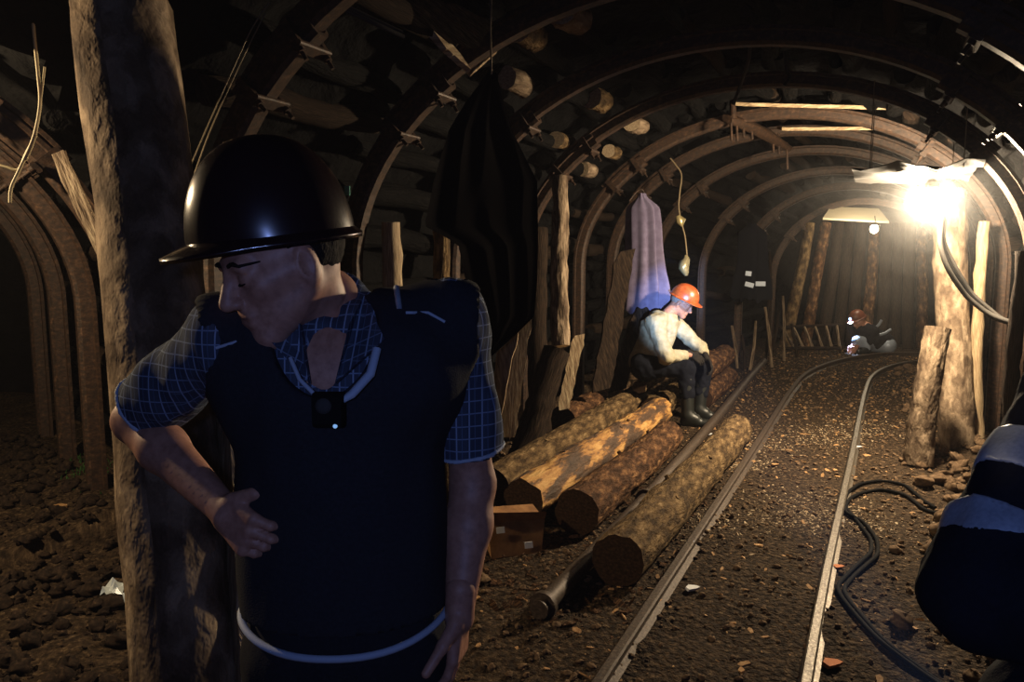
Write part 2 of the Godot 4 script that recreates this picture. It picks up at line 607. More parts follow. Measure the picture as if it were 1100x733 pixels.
	textured("hair", ntex(39, 0.06, [[0.0, C(0.06, 0.05, 0.045)], [1.0, C(0.17, 0.14, 0.12)]], 256), 0.8, 0.0, Vector3(12, 4, 12), true, grain, 0.2, false)
	textured("hair_grey", ntex(40, 0.06, [[0.0, C(0.4, 0.38, 0.36)], [1.0, C(0.62, 0.6, 0.58)]], 256), 0.8, 0.0, Vector3(12, 4, 12), true, grain, 0.2, false)
	var plaid := Image.create(128, 128, false, Image.FORMAT_RGB8)
	plaid.fill(C(0.25, 0.275, 0.33))
	plaid.fill_rect(Rect2i(0, 0, 64, 128), C(0.22, 0.245, 0.3))
	for k in 2:
		plaid.fill_rect(Rect2i(k * 64 + 6, 0, 7, 128), C(0.52, 0.57, 0.66))
		plaid.fill_rect(Rect2i(0, k * 64 + 6, 128, 6), C(0.46, 0.51, 0.6))
		plaid.fill_rect(Rect2i(k * 64 + 36, 0, 3, 128), C(0.34, 0.4, 0.5))
	var weave := ntex(41, 0.2, [], 256, FastNoiseLite.TYPE_SIMPLEX_SMOOTH, 3)
	var sh := textured("plaid_shirt", ImageTexture.create_from_image(plaid), 0.9, 0.0, Vector3.ONE * 22.0, true, null, 0.0, false)
	sh.uv1_triplanar_sharpness = 6.0
	textured("black_vest", ntex(42, 0.08, [[0.0, C(0.13, 0.132, 0.145)], [1.0, C(0.18, 0.18, 0.2)]], 256), 0.95, 0.0, Vector3.ONE * 5.0, true, weave, 0.08, false)
	textured("dark_trousers", ntex(43, 0.08, [[0.0, C(0.1, 0.1, 0.115)], [1.0, C(0.15, 0.15, 0.17)]], 256), 0.95, 0.0, Vector3.ONE * 5.0, true, weave, 0.08, false)
	textured("navy_work_cloth", ntex(44, 0.08, [[0.0, C(0.065, 0.07, 0.095)], [1.0, C(0.095, 0.105, 0.14)]], 256), 0.92, 0.0, Vector3.ONE * 5.0, true, weave, 0.08, false)
	textured("cream_shirt", ntex(45, 0.02, [[0.0, C(0.55, 0.51, 0.4)], [0.5, C(0.64, 0.6, 0.48)], [1.0, C(0.73, 0.7, 0.59)]], 256), 0.92, 0.0, Vector3.ONE * 3.0, true, weave, 0.06, false)
	textured("lilac_cloth", ntex(46, 0.02, [[0.0, C(0.37, 0.34, 0.43)], [0.5, C(0.43, 0.4, 0.5)], [1.0, C(0.49, 0.46, 0.56)]], 256), 0.92, 0.0, Vector3.ONE * 2.0, true, weave, 0.06, false)
	textured("reflective", ntex(47, 0.1, [[0.0, C(0.5, 0.54, 0.6)], [1.0, C(0.68, 0.72, 0.78)]], 256), 0.45, 0.3, Vector3.ONE * 5.0, true, null, 0.0, false)
	mat("piping", C(0.62, 0.66, 0.72), 0.7)
	var he := mat("helmet_maroon", C(0.13, 0.07, 0.075), 0.25)
	he.clearcoat_enabled = true
	he.clearcoat = 0.8
	he.clearcoat_roughness = 0.1
	var ho := textured("helmet_orange", ntex(48, 0.02, [[0.0, C(0.5, 0.2, 0.09)], [0.5, C(0.72, 0.32, 0.14)], [1.0, C(0.8, 0.44, 0.24)]], 256), 0.35, 0.0, Vector3.ONE * 4.0, true, null, 0.0, false)
	ho.clearcoat_enabled = true
	ho.clearcoat = 0.5
	ho.clearcoat_roughness = 0.3
	textured("helmet_brown", ntex(49, 0.02, [[0.0, C(0.3, 0.14, 0.08)], [1.0, C(0.5, 0.27, 0.16)]], 256), 0.45, 0.0, Vector3.ONE * 4.0, true, null, 0.0, false)
	mat("boot_rubber", C(0.11, 0.12, 0.11), 0.42)
	mat("glove", C(0.16, 0.15, 0.14), 0.9)
	textured("cardboard", ntex(50, 0.02, [[0.0, C(0.4, 0.27, 0.15)], [0.6, C(0.58, 0.41, 0.24)], [1.0, C(0.66, 0.5, 0.32)]], 256), 0.85, 0.0, Vector3.ONE * 2.0)
	mat("sticker", C(0.82, 0.83, 0.84), 0.6)
	var pl := mat("clear_plastic", C(0.8, 0.84, 0.86), 0.25)
	pl.metallic_specular = 0.8
	mat("foil", C(0.72, 0.66, 0.48), 0.3, 0.5)
	mat("moss", C(0.16, 0.3, 0.1), 0.95)
	mat("lamp_metal", C(0.28, 0.27, 0.25), 0.45, 0.7)
	mat("orange_leaf", C(0.72, 0.4, 0.16), 0.8)
	mat("teal_plastic", C(0.3, 0.55, 0.5), 0.5)
	textured("tin", ntex(53, 0.03, [[0.0, C(0.05, 0.043, 0.037)], [0.5, C(0.1, 0.087, 0.075)], [1.0, C(0.19, 0.165, 0.14)]], 256), 0.7, 0.2, Vector3.ONE * 2.0)
	mat("tarp", C(0.05, 0.047, 0.058), 0.95)
	mat("white_board", C(0.8, 0.75, 0.64), 0.75)
	for k in ["tarp", "shaded_stone", "black_rubber", "cable_grey", "rock", "dirt", "sooty_pole", "wood_dark", "bark_grey", "bark_brown", "bark_red", "cut_end", "stone", "black_vest", "dark_trousers", "navy_work_cloth", "plaid_shirt", "cream_shirt", "lilac_cloth", "glove", "hair"]:
		M[k].metallic_specular = 0.2   # dust-dry or woollen: next to no gloss

# ------------------------------------------------------------------ light
func glow(called: String, c: Color, e: float) -> StandardMaterial3D:
	var m := mat(called, c, 0.4)
	m.emission_enabled = true
	m.emission = c
	m.emission_energy_multiplier = e
	return m

func omni(called: String, at: Vector3, c: Color, e: float, size: float) -> void:
	var l := OmniLight3D.new()
	l.name = called
	l.position = at
	l.light_color = c
	l.light_energy = e
	l.light_size = size
	l.omni_range = 30.0
	l.omni_attenuation = 2.0
	l.shadow_enabled = true
	add_child(l)

func spot(called: String, at: Vector3, to: Vector3, c: Color, e: float, angle: float, soft: float, size: float) -> void:
	var l := SpotLight3D.new()
	l.name = called
	l.light_color = c
	l.light_energy = e
	l.light_size = size
	l.spot_angle = angle
	l.spot_angle_attenuation = soft
	l.spot_range = 30.0
	l.spot_attenuation = 2.0
	l.shadow_enabled = true
	add_child(l)
	l.look_at_from_position(at, to, Vector3.UP if absf((to - at).normalized().y) < 0.98 else Vector3.RIGHT)

var lamp_near: Vector3
var lamp_far: Vector3
var lamp_gallery: Vector3
var torch_at: Vector3

func _ready() -> void:
	rng.seed = 7
	bump_noise.seed = 3
	bump_noise.frequency = 1.0
	bump_noise.noise_type = FastNoiseLite.TYPE_SIMPLEX_SMOOTH
	bump_noise.fractal_octaves = 2
	rock_noise.seed = 5
	rock_noise.frequency = 1.1
	rock_noise.fractal_octaves = 4
	ground_noise.seed = 9
	ground_noise.frequency = 1.0
	ground_noise.fractal_octaves = 4

	var cam := Camera3D.new()
	cam.name = "camera"
	cam.position = CAM
	cam.rotation_degrees = Vector3(-TILT, 0, 0)
	cam.fov = rad_to_deg(2.0 * atan(366.5 / FPX))
	cam.near = 0.05
	cam.far = 60.0
	add_child(cam)
	cam.current = true

	var env := Environment.new()
	env.background_mode = Environment.BG_COLOR
	env.background_color = Color.BLACK
	env.tonemap_mode = Environment.TONE_MAPPER_LINEAR
	env.tonemap_exposure = 1.0
	env.sdfgi_enabled = true
	env.ssao_enabled = true
	env.ssil_enabled = true
	env.volumetric_fog_enabled = true
	env.volumetric_fog_density = 0.0016
	env.volumetric_fog_albedo = C(0.85, 0.85, 0.88)
	var we := WorldEnvironment.new()
	we.name = "environment"
	we.environment = env
	add_child(we)

	make_materials()
	lamp_near = P(1000, 214, 5.15)
	lamp_far = P(939, 246, 11.6)
	lamp_gallery = Vector3(-2.8, 2.25, -2.55)
	torch_at = Vector3(0.42, 1.0, -0.3)
	build_shell()
	build_floor()
	build_arches()
	build_lagging()
	build_lamps()
	build_rails()
	build_logs()
	build_posts()
	build_front_man()
	build_seated_man()
	build_crouching_man()
	build_striped_sleeve_man()
	build_hanging()
	build_small()
	build_rubble()

# ------------------------------------------------------------------ the tunnel
func shell(o: Vector3, h: Vector3, r: Vector3, a0: float, a1: float, prof: Callable, skip: Array, names: Array) -> Array:
	var parts := []
	var ranges := [[0.0, 0.3], [0.3, 0.7], [0.7, 1.0]]
	for k in 3:
		var mb := MB.new()
		var na := int((a1 - a0) / 0.1) + 1
		var nu := int((ranges[k][1] - ranges[k][0]) * 96.0)
		for i in na + 1:
			var a := a0 + (a1 - a0) * i / na
			var f: Array = prof.call(a)
			for j in nu + 1:
				var u: float = lerpf(ranges[k][0], ranges[k][1], float(j) / nu)
				var q := on_arch(f, 0.38, u)
				var p := o + h * a + r * float(q[0]) + Vector3(0, q[1] - 0.15, 0)
				var d := 0.1 * rock_noise.get_noise_3dv(p) + 0.13 * absf(rock_noise.get_noise_3dv(p * 2.3 + Vector3(9, 1, 4))) + 0.03 * rock_noise.get_noise_3dv(p * 7.0)
				mb.v.append(p + (r * float(q[2]) + Vector3(0, q[3], 0)) * d)
				mb.n.append(Vector3.UP)
				mb.uv.append(Vector2(a, u * 8.0))
		for i in na:
			for j in nu:
				var a0i := i * (nu + 1) + j
				var b0 := a0i + nu + 1
				var mid := (mb.v[a0i] + mb.v[b0 + 1]) / 2.0
				var drop := false
				for s in skip:
					drop = drop or s.call(mid, 0.16)
				if not drop:
					mb.ix.append_array(PackedInt32Array([a0i, b0 + 1, a0i + 1, a0i, b0, b0 + 1]))
		mb.smooth_from(0)
		parts.append(structure(mb, names[k], M.rock))
	return parts

func end_wall(called: String, c: Vector3, r: Vector3, hw: float, top: float, inward: Vector3) -> void:
	var mb := MB.new()
	var nw := 30
	var ny := 28
	for i in nw + 1:
		for j in ny + 1:
			var p := c + r * lerpf(-hw, hw, float(i) / nw) + Vector3(0, lerpf(-0.2, top, float(j) / ny), 0)
			mb.v.append(p + inward * 0.22 * rock_noise.get_noise_3dv(p * 1.5))
			mb.n.append(inward)
			mb.uv.append(Vector2(i, j) * 0.1)
	for i in nw:
		for j in ny:
			var a := i * (ny + 1) + j
			var b := a + ny + 1
			mb.ix.append_array(PackedInt32Array([a, b + 1, a + 1, a, b, b + 1]))
	mb.smooth_from(0)
	structure(mb, called, M.rock)

var shell_main: Array
var shell_gallery: Array

func build_shell() -> void:
	shell_main = shell(RT * -0.47, HS, RT, -4.0, 15.0, profile_main, [in_gallery, in_passage], ["wall_left", "ceiling", "wall_right"])
	shell_gallery = shell(GO, GH, GR, -3.2, 5.4, profile_gallery, [in_main], ["wall_gallery_left", "ceiling_gallery", "wall_gallery_right"])
	shell(T(12.5, 0.9), RT, -HS, -0.9, 3.0, profile_passage, [in_main], ["wall_passage_left", "ceiling_passage", "wall_passage_right"])
	end_wall("wall_end", T(14.9, 0.2), RT, 2.2, 3.0, -HS)
	end_wall("wall_back", T(-3.9, -0.45), RT, 2.8, 3.6, HS)
	end_wall("wall_gallery_end", GO + GH * 5.2, GR, 2.2, 3.2, -GH)
	end_wall("wall_passage_end", T(12.5, 3.8), HS, 1.8, 2.8, -RT)

func build_floor() -> void:
	var mb := MB.new()
	var index := {}
	var cell := 0.055
	var ni := int(15.0 / cell)
	var nj := int(20.0 / cell)
	var ids := PackedInt32Array()
	ids.resize((ni + 1) * (nj + 1))
	ids.fill(-1)
	for i in ni + 1:
		for j in nj + 1:
			var x := -7.0 + i * cell
			var z := 4.0 - j * cell
			var p := Vector3(x, 0.2, z)
			if in_main(p, 0.65) or in_gallery(p, 0.65) or in_passage(p, 0.65):
				ids[i * (nj + 1) + j] = mb.v.size()
				mb.v.append(Vector3(x, gy(x, z), z))
				mb.n.append(Vector3.UP)
				mb.uv.append(Vector2(x, z))
	for i in ni:
		for j in nj:
			var a := ids[i * (nj + 1) + j]
			var b := ids[(i + 1) * (nj + 1) + j]
			var c := ids[(i + 1) * (nj + 1) + j + 1]
			var d := ids[i * (nj + 1) + j + 1]
			if a >= 0 and b >= 0 and c >= 0 and d >= 0:
				mb.ix.append_array(PackedInt32Array([a, c, b, a, d, c]))
	for i in mb.v.size():
		var p := mb.v[i]
		mb.n[i] = Vector3(gy(p.x - 0.03, p.z) - gy(p.x + 0.03, p.z), 0.06, gy(p.x, p.z - 0.03) - gy(p.x, p.z + 0.03)).normalized()
	structure(mb, "floor", M.dirt)

# ------------------------------------------------------------------ steel arches
const TH := [Vector2(-0.03, 0.0), Vector2(0.03, 0.0), Vector2(0.047, 0.02), Vector2(0.052, 0.075), Vector2(0.068, 0.08), Vector2(0.068, 0.1), Vector2(0.04, 0.1), Vector2(0.036, 0.03), Vector2(0.02, 0.016), Vector2(-0.02, 0.016), Vector2(-0.036, 0.03), Vector2(-0.04, 0.1), Vector2(-0.068, 0.1), Vector2(-0.068, 0.08), Vector2(-0.052, 0.075), Vector2(-0.047, 0.02)]

func arch(o: Vector3, h: Vector3, r: Vector3, f: Array, label: String, group: String, sides := "lcr", jig := 0.0) -> void:
	var lat := r
	var turn := Basis(Vector3.UP, jig)
	lat = turn * r
	var hh := turn * h
	var root := thing("steel_arch", label, "steel arch", o + lat * float(f[0]), group)
	var g: Array = [0.0, f[1], f[2], f[3]]
	var c := o + lat * float(f[0])
	for seg in [["l", 0.0, 0.36, 0.0, "leg"], ["c", 0.3, 0.7, 0.035, "crown"], ["r", 0.64, 1.0, 0.0, "leg"]]:
		if not sides.contains(seg[0]):
			continue
		var path := []
		var xs := []
		var ys := []
		for i in 25:
			var q := on_arch(g, seg[3], lerpf(seg[1], seg[2], i / 24.0))
			path.append(c + lat * float(q[0]) + Vector3(0, q[1], 0))
			xs.append(hh)
			ys.append(lat * float(q[2]) + Vector3(0, q[3], 0))
		var mb := MB.new()
		mb.sweep(TH, path, xs, ys)
		put(mb, seg[4], M.rust, root)
	for cl in [["l", 0.31], ["l", 0.35], ["r", 0.65], ["r", 0.69]]:
		if not sides.contains(cl[0]):
			continue
		var q := on_arch(g, 0.0, cl[1])
		var nrm := lat * float(q[2]) + Vector3(0, q[3], 0)
		var p := c + lat * float(q[0]) + Vector3(0, q[1], 0)
		var tan_ := nrm.cross(hh).normalized()
		var mb := MB.new()
		mb.box(p - nrm * 0.012, hh * 0.095, nrm * 0.012, tan_ * 0.028, 0.006)
		for s in [-1.0, 1.0]:
			mb.box(p + hh * 0.08 * s + nrm * 0.05, hh * 0.012, nrm * 0.07, tan_ * 0.02, 0.004)
		var part := put(mb, "clamp", M.rust, root)
		for s in [-1.0, 1.0]:
			var b := MB.new()
			b.tube([p + hh * 0.08 * s - nrm * 0.085, p + hh * 0.08 * s - nrm * 0.02], [0.009], 8)
			b.tube([p + hh * 0.08 * s - nrm * 0.045, p + hh * 0.08 * s - nrm * 0.026], [0.018], 6)
			put(b, "bolt", M.rust, part)

const RING_S := [2.5, 3.55, 4.7, 5.9, 7.3, 8.35, 9.4, 10.45, 11.4, 13.5]

func build_arches() -> void:
	var where := ["standing at the corner behind the thick junction post", "behind the shoulder of the man in the vest", "with dark planks jammed over it", "standing beside the cracked pale post", "carrying the bright bulb on its right shoulder", "standing just past the hanging lilac coat", "deep in the tunnel past the bright bulb", "beside the dark coat with reflective patches", "rising over the bend of the track", "framing the dim end of the tunnel under the far bulb"]
	for i in RING_S.size():
		var s: float = RING_S[i]
		arch(RT * -0.47 + HS * s, HS, RT, profile_main(s), "rusty steel tunnel arch " + where[i], "steel arches of the main tunnel", "lcr", rng.randf_range(-0.008, 0.008))
	var gw := ["lit by the warm lamp at the mouth of the side gallery", "second in the side gallery, half in shadow", "third in the side gallery, mostly dark", "deepest one in the dark side gallery"]
	for i in 4:
		arch(GO + GH * (0.05 + i * 0.95), GH, GR, profile_gallery(0), "rusty steel arch " + gw[i], "steel arches of the side gallery")

# ------------------------------------------------------------------ timber between the arches and the rock
func pole_mesh(k: int) -> ArrayMesh:
	var mb := MB.new()
	var path := []
	var rad := []
	for i in 7:
		path.append(Vector3(0.01 * sin(i * 1.7 + k), 0.01 * cos(i * 1.3 + k * 2), -0.5 + i / 6.0))
		rad.append(1.0 + 0.06 * sin(i * 2.1 + k * 1.7))
	var frames := MB.frames_of(path)
	for i in 7:
		rad[i] = 0.065 * rad[i]
	mb.tube(path, rad, 10, true, bump_noise, 0.008, 2.0, 1.0)
	return mb.mesh()

var pole_variants := []

func lay_pole(a: Vector3, b: Vector3, r: float, parent: Node, m: Material) -> void:
	var o := MeshInstance3D.new()
	o.mesh = pole_variants[rng.randi() % pole_variants.size()]
	o.material_override = m
	var z := (b - a)
	var x := Vector3.UP.cross(z).normalized()
	var y := z.cross(x).normalized()
	var spin := Basis(z.normalized(), rng.randf() * TAU)
	o.transform = Transform3D(Basis(spin * x * (r / 0.065), spin * y * (r / 0.065), z), (a + b) / 2.0)
	o.name = "lagging_pole"
	parent.add_child(o, true)

func build_lagging() -> void:
	for k in 4:
		pole_variants.append(pole_mesh(k))
	var mats := [M.sooty_pole, M.sooty_pole, M.wood_dark, M.sooty_pole]
	for i in RING_S.size() - 1:
		var u := 0.03
		while u < 0.97:
			var r := rng.randf_range(0.045, 0.075)
			var s0: float = RING_S[i] - rng.randf_range(0.06, 0.24)
			var s1: float = RING_S[i + 1] + rng.randf_range(0.0, 0.12)
			var q0 := on_arch(profile_main(s0), 0.16 + r + rng.randf() * 0.02, u)
			var q1 := on_arch(profile_main(s1), 0.16 + r + 0.015 * rng.randf(), clampf(u + rng.randf_range(-0.012, 0.012), 0.02, 0.98))
			var a := T(s0, q0[0], q0[1])
			var b := T(s1, q1[0], q1[1])
			if not in_passage((a + b) / 2, 0.1) and not in_gallery((a + b) / 2, 0.1):
				lay_pole(a, b, r, shell_main[0] if u < 0.3 else shell_main[1] if u < 0.7 else shell_main[2], mats[rng.randi() % 4])
			u += rng.randf_range(0.03, 0.055)
	for i in 3:
		var u := 0.05
		while u < 0.95:
			var r := rng.randf_range(0.045, 0.07)
			var q := on_arch(profile_gallery(0), 0.15 + r, u)
			var a := GO + GH * (0.05 + i * 0.95 - 0.15) + GR * float(q[0]) + Vector3(0, q[1], 0)
			var b := GO + GH * (0.05 + (i + 1) * 0.95 + 0.05) + GR * float(q[0] + rng.randf_range(-0.04, 0.04)) + Vector3(0, q[1], 0)
			lay_pole(a, b, r, shell_gallery[0] if u < 0.3 else shell_gallery[1] if u < 0.7 else shell_gallery[2], mats[rng.randi() % 4])
			u += rng.randf_range(0.04, 0.07)

# ------------------------------------------------------------------ lamps
func bulb_lamp(at: Vector3, c: Color, e: float, light: float, r: float, label: String, hang_to: Vector3) -> void:
	var root := thing("bulb_lamp", label, "lamp", at)
	var g := MB.new()
	g.ball(at, Vector3(r, r * 1.15, r), Basis.IDENTITY, 20)
	put(g, "light_bulb", glow("bulb_glow_%d" % int(light * 10), c, e), root)
	var s := MB.new()
	s.lathe(at + Vector3(0, r * 0.75, 0), Basis.IDENTITY, [Vector2(r * 0.55, 0.0), Vector2(r * 0.6, r * 0.5), Vector2(r * 0.35, r * 0.9), Vector2(0.001, r * 0.95)], 16)
	put(s, "socket", M.lamp_metal, root)
	var w := MB.new()
	w.tube([at + Vector3(0, r * 1.62, 0), (at + hang_to) / 2.0 + Vector3(0.01, 0.0, 0.01), hang_to], [0.006], 6)
	put(w, "flex", M.black_rubber, root)
	omni("bulb_light", at, c, light, r)

func glare_balls(called: String, at: Vector3, layers: Array, label: String) -> void:   # lens glare round a bulb, imitated by nested balls of even haze
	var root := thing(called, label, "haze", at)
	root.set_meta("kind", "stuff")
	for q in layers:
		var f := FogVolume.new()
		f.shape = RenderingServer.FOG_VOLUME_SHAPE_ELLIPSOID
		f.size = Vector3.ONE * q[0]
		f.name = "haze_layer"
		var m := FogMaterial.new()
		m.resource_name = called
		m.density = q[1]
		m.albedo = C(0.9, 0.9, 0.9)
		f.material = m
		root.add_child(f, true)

func build_lamps() -> void:
	glare_balls("glare_haze", lamp_near, [[2.2, 0.003], [1.6, 0.004], [1.1, 0.007], [0.75, 0.012], [0.5, 0.02], [0.34, 0.03]], "added haze imitating lens glare round the bright bulb")
	bulb_lamp(lamp_near, C(1.0, 0.9, 0.75), 90.0, 15.0, 0.08, "bright bare bulb hung under the arch over the pale stub post", lamp_near + Vector3(0.01, 0.12, 0.0))
	bulb_lamp(lamp_far, C(1.0, 0.92, 0.78), 40.0, 1.5, 0.06, "small bare bulb under the pale roof board at the tunnel end", lamp_far + Vector3(0, 0.2, 0))
	bulb_lamp(lamp_gallery, C(1.0, 0.88, 0.7), 30.0, 5.0, 0.06, "bare bulb hung in the mouth of the side gallery", lamp_gallery + Vector3(0, 0.28, 0))
	# the photographer's small cap lamp, whose round highlight stands on the front man's helmet
	omni("camera_cap_lamp", CAM + Vector3(-0.02, 0.04, 0.1), C(0.55, 0.66, 1.0), 0.38, 0.02)

# ------------------------------------------------------------------ track
func rail_path(pts: Array, steps := 8) -> Array:
	var c := Curve3D.new()
	for i in pts.size():
		var p: Vector3 = pts[i]
		var d: Vector3 = (pts[mini(i + 1, pts.size() - 1)] - pts[maxi(i - 1, 0)]) / 6.0
		c.add_point(p, -d, d)
	var out := []
	var n := (pts.size() - 1) * steps
	for i in n + 1:
		out.append(c.sample_baked(c.get_baked_length() * i / n, true))
	return out

func make_rail(pts: Array, m: Material, label: String) -> void:
	var path := rail_path(pts)
	var xs := []
	var ys := []
	for f in MB.frames_of(path):
		xs.append(f[2].cross(Vector3.UP).normalized())
		ys.append(Vector3.UP)
	var mb := MB.new()
	mb.sweep([Vector2(-0.035, 0), Vector2(0.035, 0), Vector2(0.035, 0.008), Vector2(0.008, 0.016), Vector2(0.008, 0.045), Vector2(0.021, 0.052), Vector2(0.022, 0.066), Vector2(0.015, 0.073), Vector2(-0.015, 0.073), Vector2(-0.022, 0.066), Vector2(-0.021, 0.052), Vector2(-0.008, 0.045), Vector2(-0.008, 0.016), Vector2(-0.035, 0.008)], path, xs, ys)
	put_base(mb, "mine_rail", m, path[0], label, "rail", "rails of the narrow track")

func build_rails() -> void:
	var y := -0.005
	make_rail([T(-3.5, -0.34, y), T(0, -0.34, y), T(3, -0.34, y), T(6, -0.33, y), T(9, -0.33, y), T(10.4, -0.25, y), T(11.6, 0.02, y), T(12.5, 0.42, y), T(13.0, 0.9, y), T(13.25, 1.7, y), T(13.3, 2.6, y)], M.old_rail, "dull brown track rail running past the log ends into the bend")
	make_rail([T(-3.5, 0.34, y), T(0, 0.34, y), T(3, 0.32, y), T(6, 0.37, y), T(9, 0.42, y), T(10.4, 0.5, y), T(11.4, 0.72, y), T(12.1, 1.1, y), T(12.45, 1.75, y), T(12.55, 2.6, y)], M.rail_steel, "worn shiny track rail beside the coiled black cable")
	var mb := MB.new()
	var pipe := [T(2.75, -0.745, 0.06), T(4.5, -0.745, 0.06), T(7, -0.8, 0.06), T(9.5, -0.88, 0.06), T(11.2, -0.92, 0.05)]
	mb.tube(rail_path(pipe, 4), [0.042], 14, true, null, 0, 2, 1)
	var root := thing("steel_pipe", "long dark steel pipe lying between the logs and the track", "pipe", pipe[0])
	put(mb, "pipe_body", M.old_rail, root)
	for k in 2:
		var f := MB.new()
		var p: Vector3 = pipe[0].lerp(pipe[1], 0.02 + k * 0.9)
		var d: Vector3 = (pipe[1] - pipe[0]).normalized()
		f.tube([p, p + d * 0.03], [0.062], 14)
		put(f, "collar", M.old_rail, root)

# ------------------------------------------------------------------ logs
func make_log(a: Vector3, b: Vector3, r0: float, r1: float, m: Material, label: String, group := "logs piled beside the track", bend := 0.01) -> void:
	var root := thing("timber_log", label, "log", Vector3(a.x, a.y - r0, a.z), group)
	var path := []
	var rad := []
	var side := (b - a).cross(Vector3.UP).normalized()
	for i in 25:
		var k := i / 24.0
		path.append(a.lerp(b, k) + side * bend * sin(k * PI) + Vector3(0, 0.004 * sin(k * 7.0), 0))
		rad.append(lerpf(r0, r1, k))
	var mb := MB.new()
	mb.tube(path, rad, 22, false, bump_noise, 0.016, 2.0, 1.0)
	put(mb, "bark", m, root)
	for e in [0, 24]:
		var c := MB.new()
		c.cap_ring_of(mb, e * 23, 22, path[e], (a - b) if e == 0 else (b - a))
		put(c, "cut_end", M.cut_end, root)
	for i in 3:
		var f := MB.new()
		var k := rng.randf_range(0.1, 0.9)
		var dir := (side * rng.randf_range(-0.9, 0.9) + Vector3.UP).normalized()
		var p := a.lerp(b, k) + dir * lerpf(r0, r1, k)
		f.tube([p - dir * 0.03, p + dir * 0.012], [0.02, 0.014], 8, true, bump_noise, 0.004)
		put(f, "branch_stub", m, root)

func build_logs() -> void:
	make_log(T(3.24, -0.555, 0.128), T(6.25, -0.5, 0.125), 0.128, 0.12, M.bark_brown, "grey-brown log nearest the track, its dark end over the pipe")
	make_log(T(3.75, -0.96, 0.135), T(5.75, -0.955, 0.13), 0.13, 0.118, M.bark_red, "shorter reddish log between the steel pipe and the orange log")
	make_log(T(3.72, -1.275, 0.17), T(6.55, -1.235, 0.16), 0.125, 0.118, M.bark_orange, "orange patched log with half its bark peeled off")
	make_log(T(3.9, -1.575, 0.15), T(7.25, -1.625, 0.15), 0.125, 0.12, M.bark_brown, "long pale brown log beside the peeled orange log")
	make_log(T(4.1, -1.115, 0.04), T(5.7, -1.11, 0.04), 0.034, 0.03, M.wood_dark, "thin dark log wedged low between two thick logs")
	make_log(T(5.85, -1.9, 0.14), T(7.4, -1.95, 0.14), 0.12, 0.115, M.bark_red, "short dark log against the left wall behind the pile")
	make_log(T(6.7, -1.47, 0.335), T(7.7, -1.5, 0.335), 0.065, 0.06, M.bark_brown, "short log on top of the pile under the seated miner")
	make_log(T(6.72, -1.34, 0.13), T(8.3, -1.36, 0.13), 0.12, 0.115, M.bark_brown, "log beneath the seated miner's knees")
	make_log(T(7.55, -1.09, 0.39), T(9.0, -1.1, 0.385), 0.13, 0.12, M.bark_red, "wet reddish log raised beside the seated miner's knees")
	make_log(T(7.5, -1.07, 0.12), T(9.1, -1.08, 0.12), 0.12, 0.115, M.bark_red, "low log lying under the raised wet log")

# ------------------------------------------------------------------ posts
func make_post(a: Vector3, b: Vector3, r0: float, r1: float, m: Material, label: String, called := "timber_post", amp := 0.012, group := "timber props") -> Node3D:
	var root := thing(called, label, "post", a, group)
	var path := []
	var rad := []
	for i in 19:
		var k := i / 18.0
		path.append(a.lerp(b, k) + Vector3(0.012 * sin(k * 5.0 + a.x * 9), 0, 0.012 * sin(k * 4.0 + a.z * 5)))
		rad.append(lerpf(r0, r1, k))
	var mb := MB.new()
	mb.tube(path, rad, 18, false, bump_noise, amp, 1.0, 1.0)
	put(mb, "shaft", m, root)
	for e in [0, 18]:
		var c := MB.new()
		c.cap_ring_of(mb, e * 19, 18, path[e], (a - b) if e == 0 else (b - a))
		put(c, "cut_end", M.lagging_end, root)
	return root

func make_plank(a: Vector3, b: Vector3, w: Vector3, thick: float, m: Material, label: String, called := "wood_plank", group := "rough boards") -> void:
	# a rough split board: its outline wavers, its ends are broken
	var root := thing(called, label, "board", a, group)
	var mb := MB.new()
	var z := (b - a).cross(w).normalized() * thick
	var n := 12
	var prev := []
	for i in n + 1:
		var k := float(i) / n
		var p := a.lerp(b, k)
		var wl := w * (1.0 + 0.25 * bump_noise.get_noise_1d(k * 9.0 + a.x * 3.0))
		var wr := w * (1.0 + 0.25 * bump_noise.get_noise_1d(k * 8.0 + a.z * 5.0 + 40.0))
		if i == 0 or i == n:
			wl *= 0.7
		var row := [p - wl - z, p + wr - z * 0.7, p + wr + z * 0.7, p - wl + z]
		if prev:
			for q in 4:
				var mid: Vector3 = (row[q] + row[(q + 1) % 4]) / 2.0
				var out := mid - p
				var nn: Vector3 = (row[q] - prev[q]).cross(prev[(q + 1) % 4] - prev[q])
				if nn.dot(out) > 0:
					mb.quad(prev[q], prev[(q + 1) % 4], row[(q + 1) % 4], row[q])
				else:
					mb.quad(prev[q], row[q], row[(q + 1) % 4], prev[(q + 1) % 4])
		if i == 0 or i == n:
			mb.quad(row[0], row[1], row[2], row[3])
		prev = row
	for i in mb.v.size():
		mb.uv[i] = Vector2((mb.v[i] - a).dot(w.normalized()) + (mb.v[i] - a).dot(z.normalized()), (mb.v[i] - a).dot((b - a).normalized()))
	put(mb, "board", m, root)

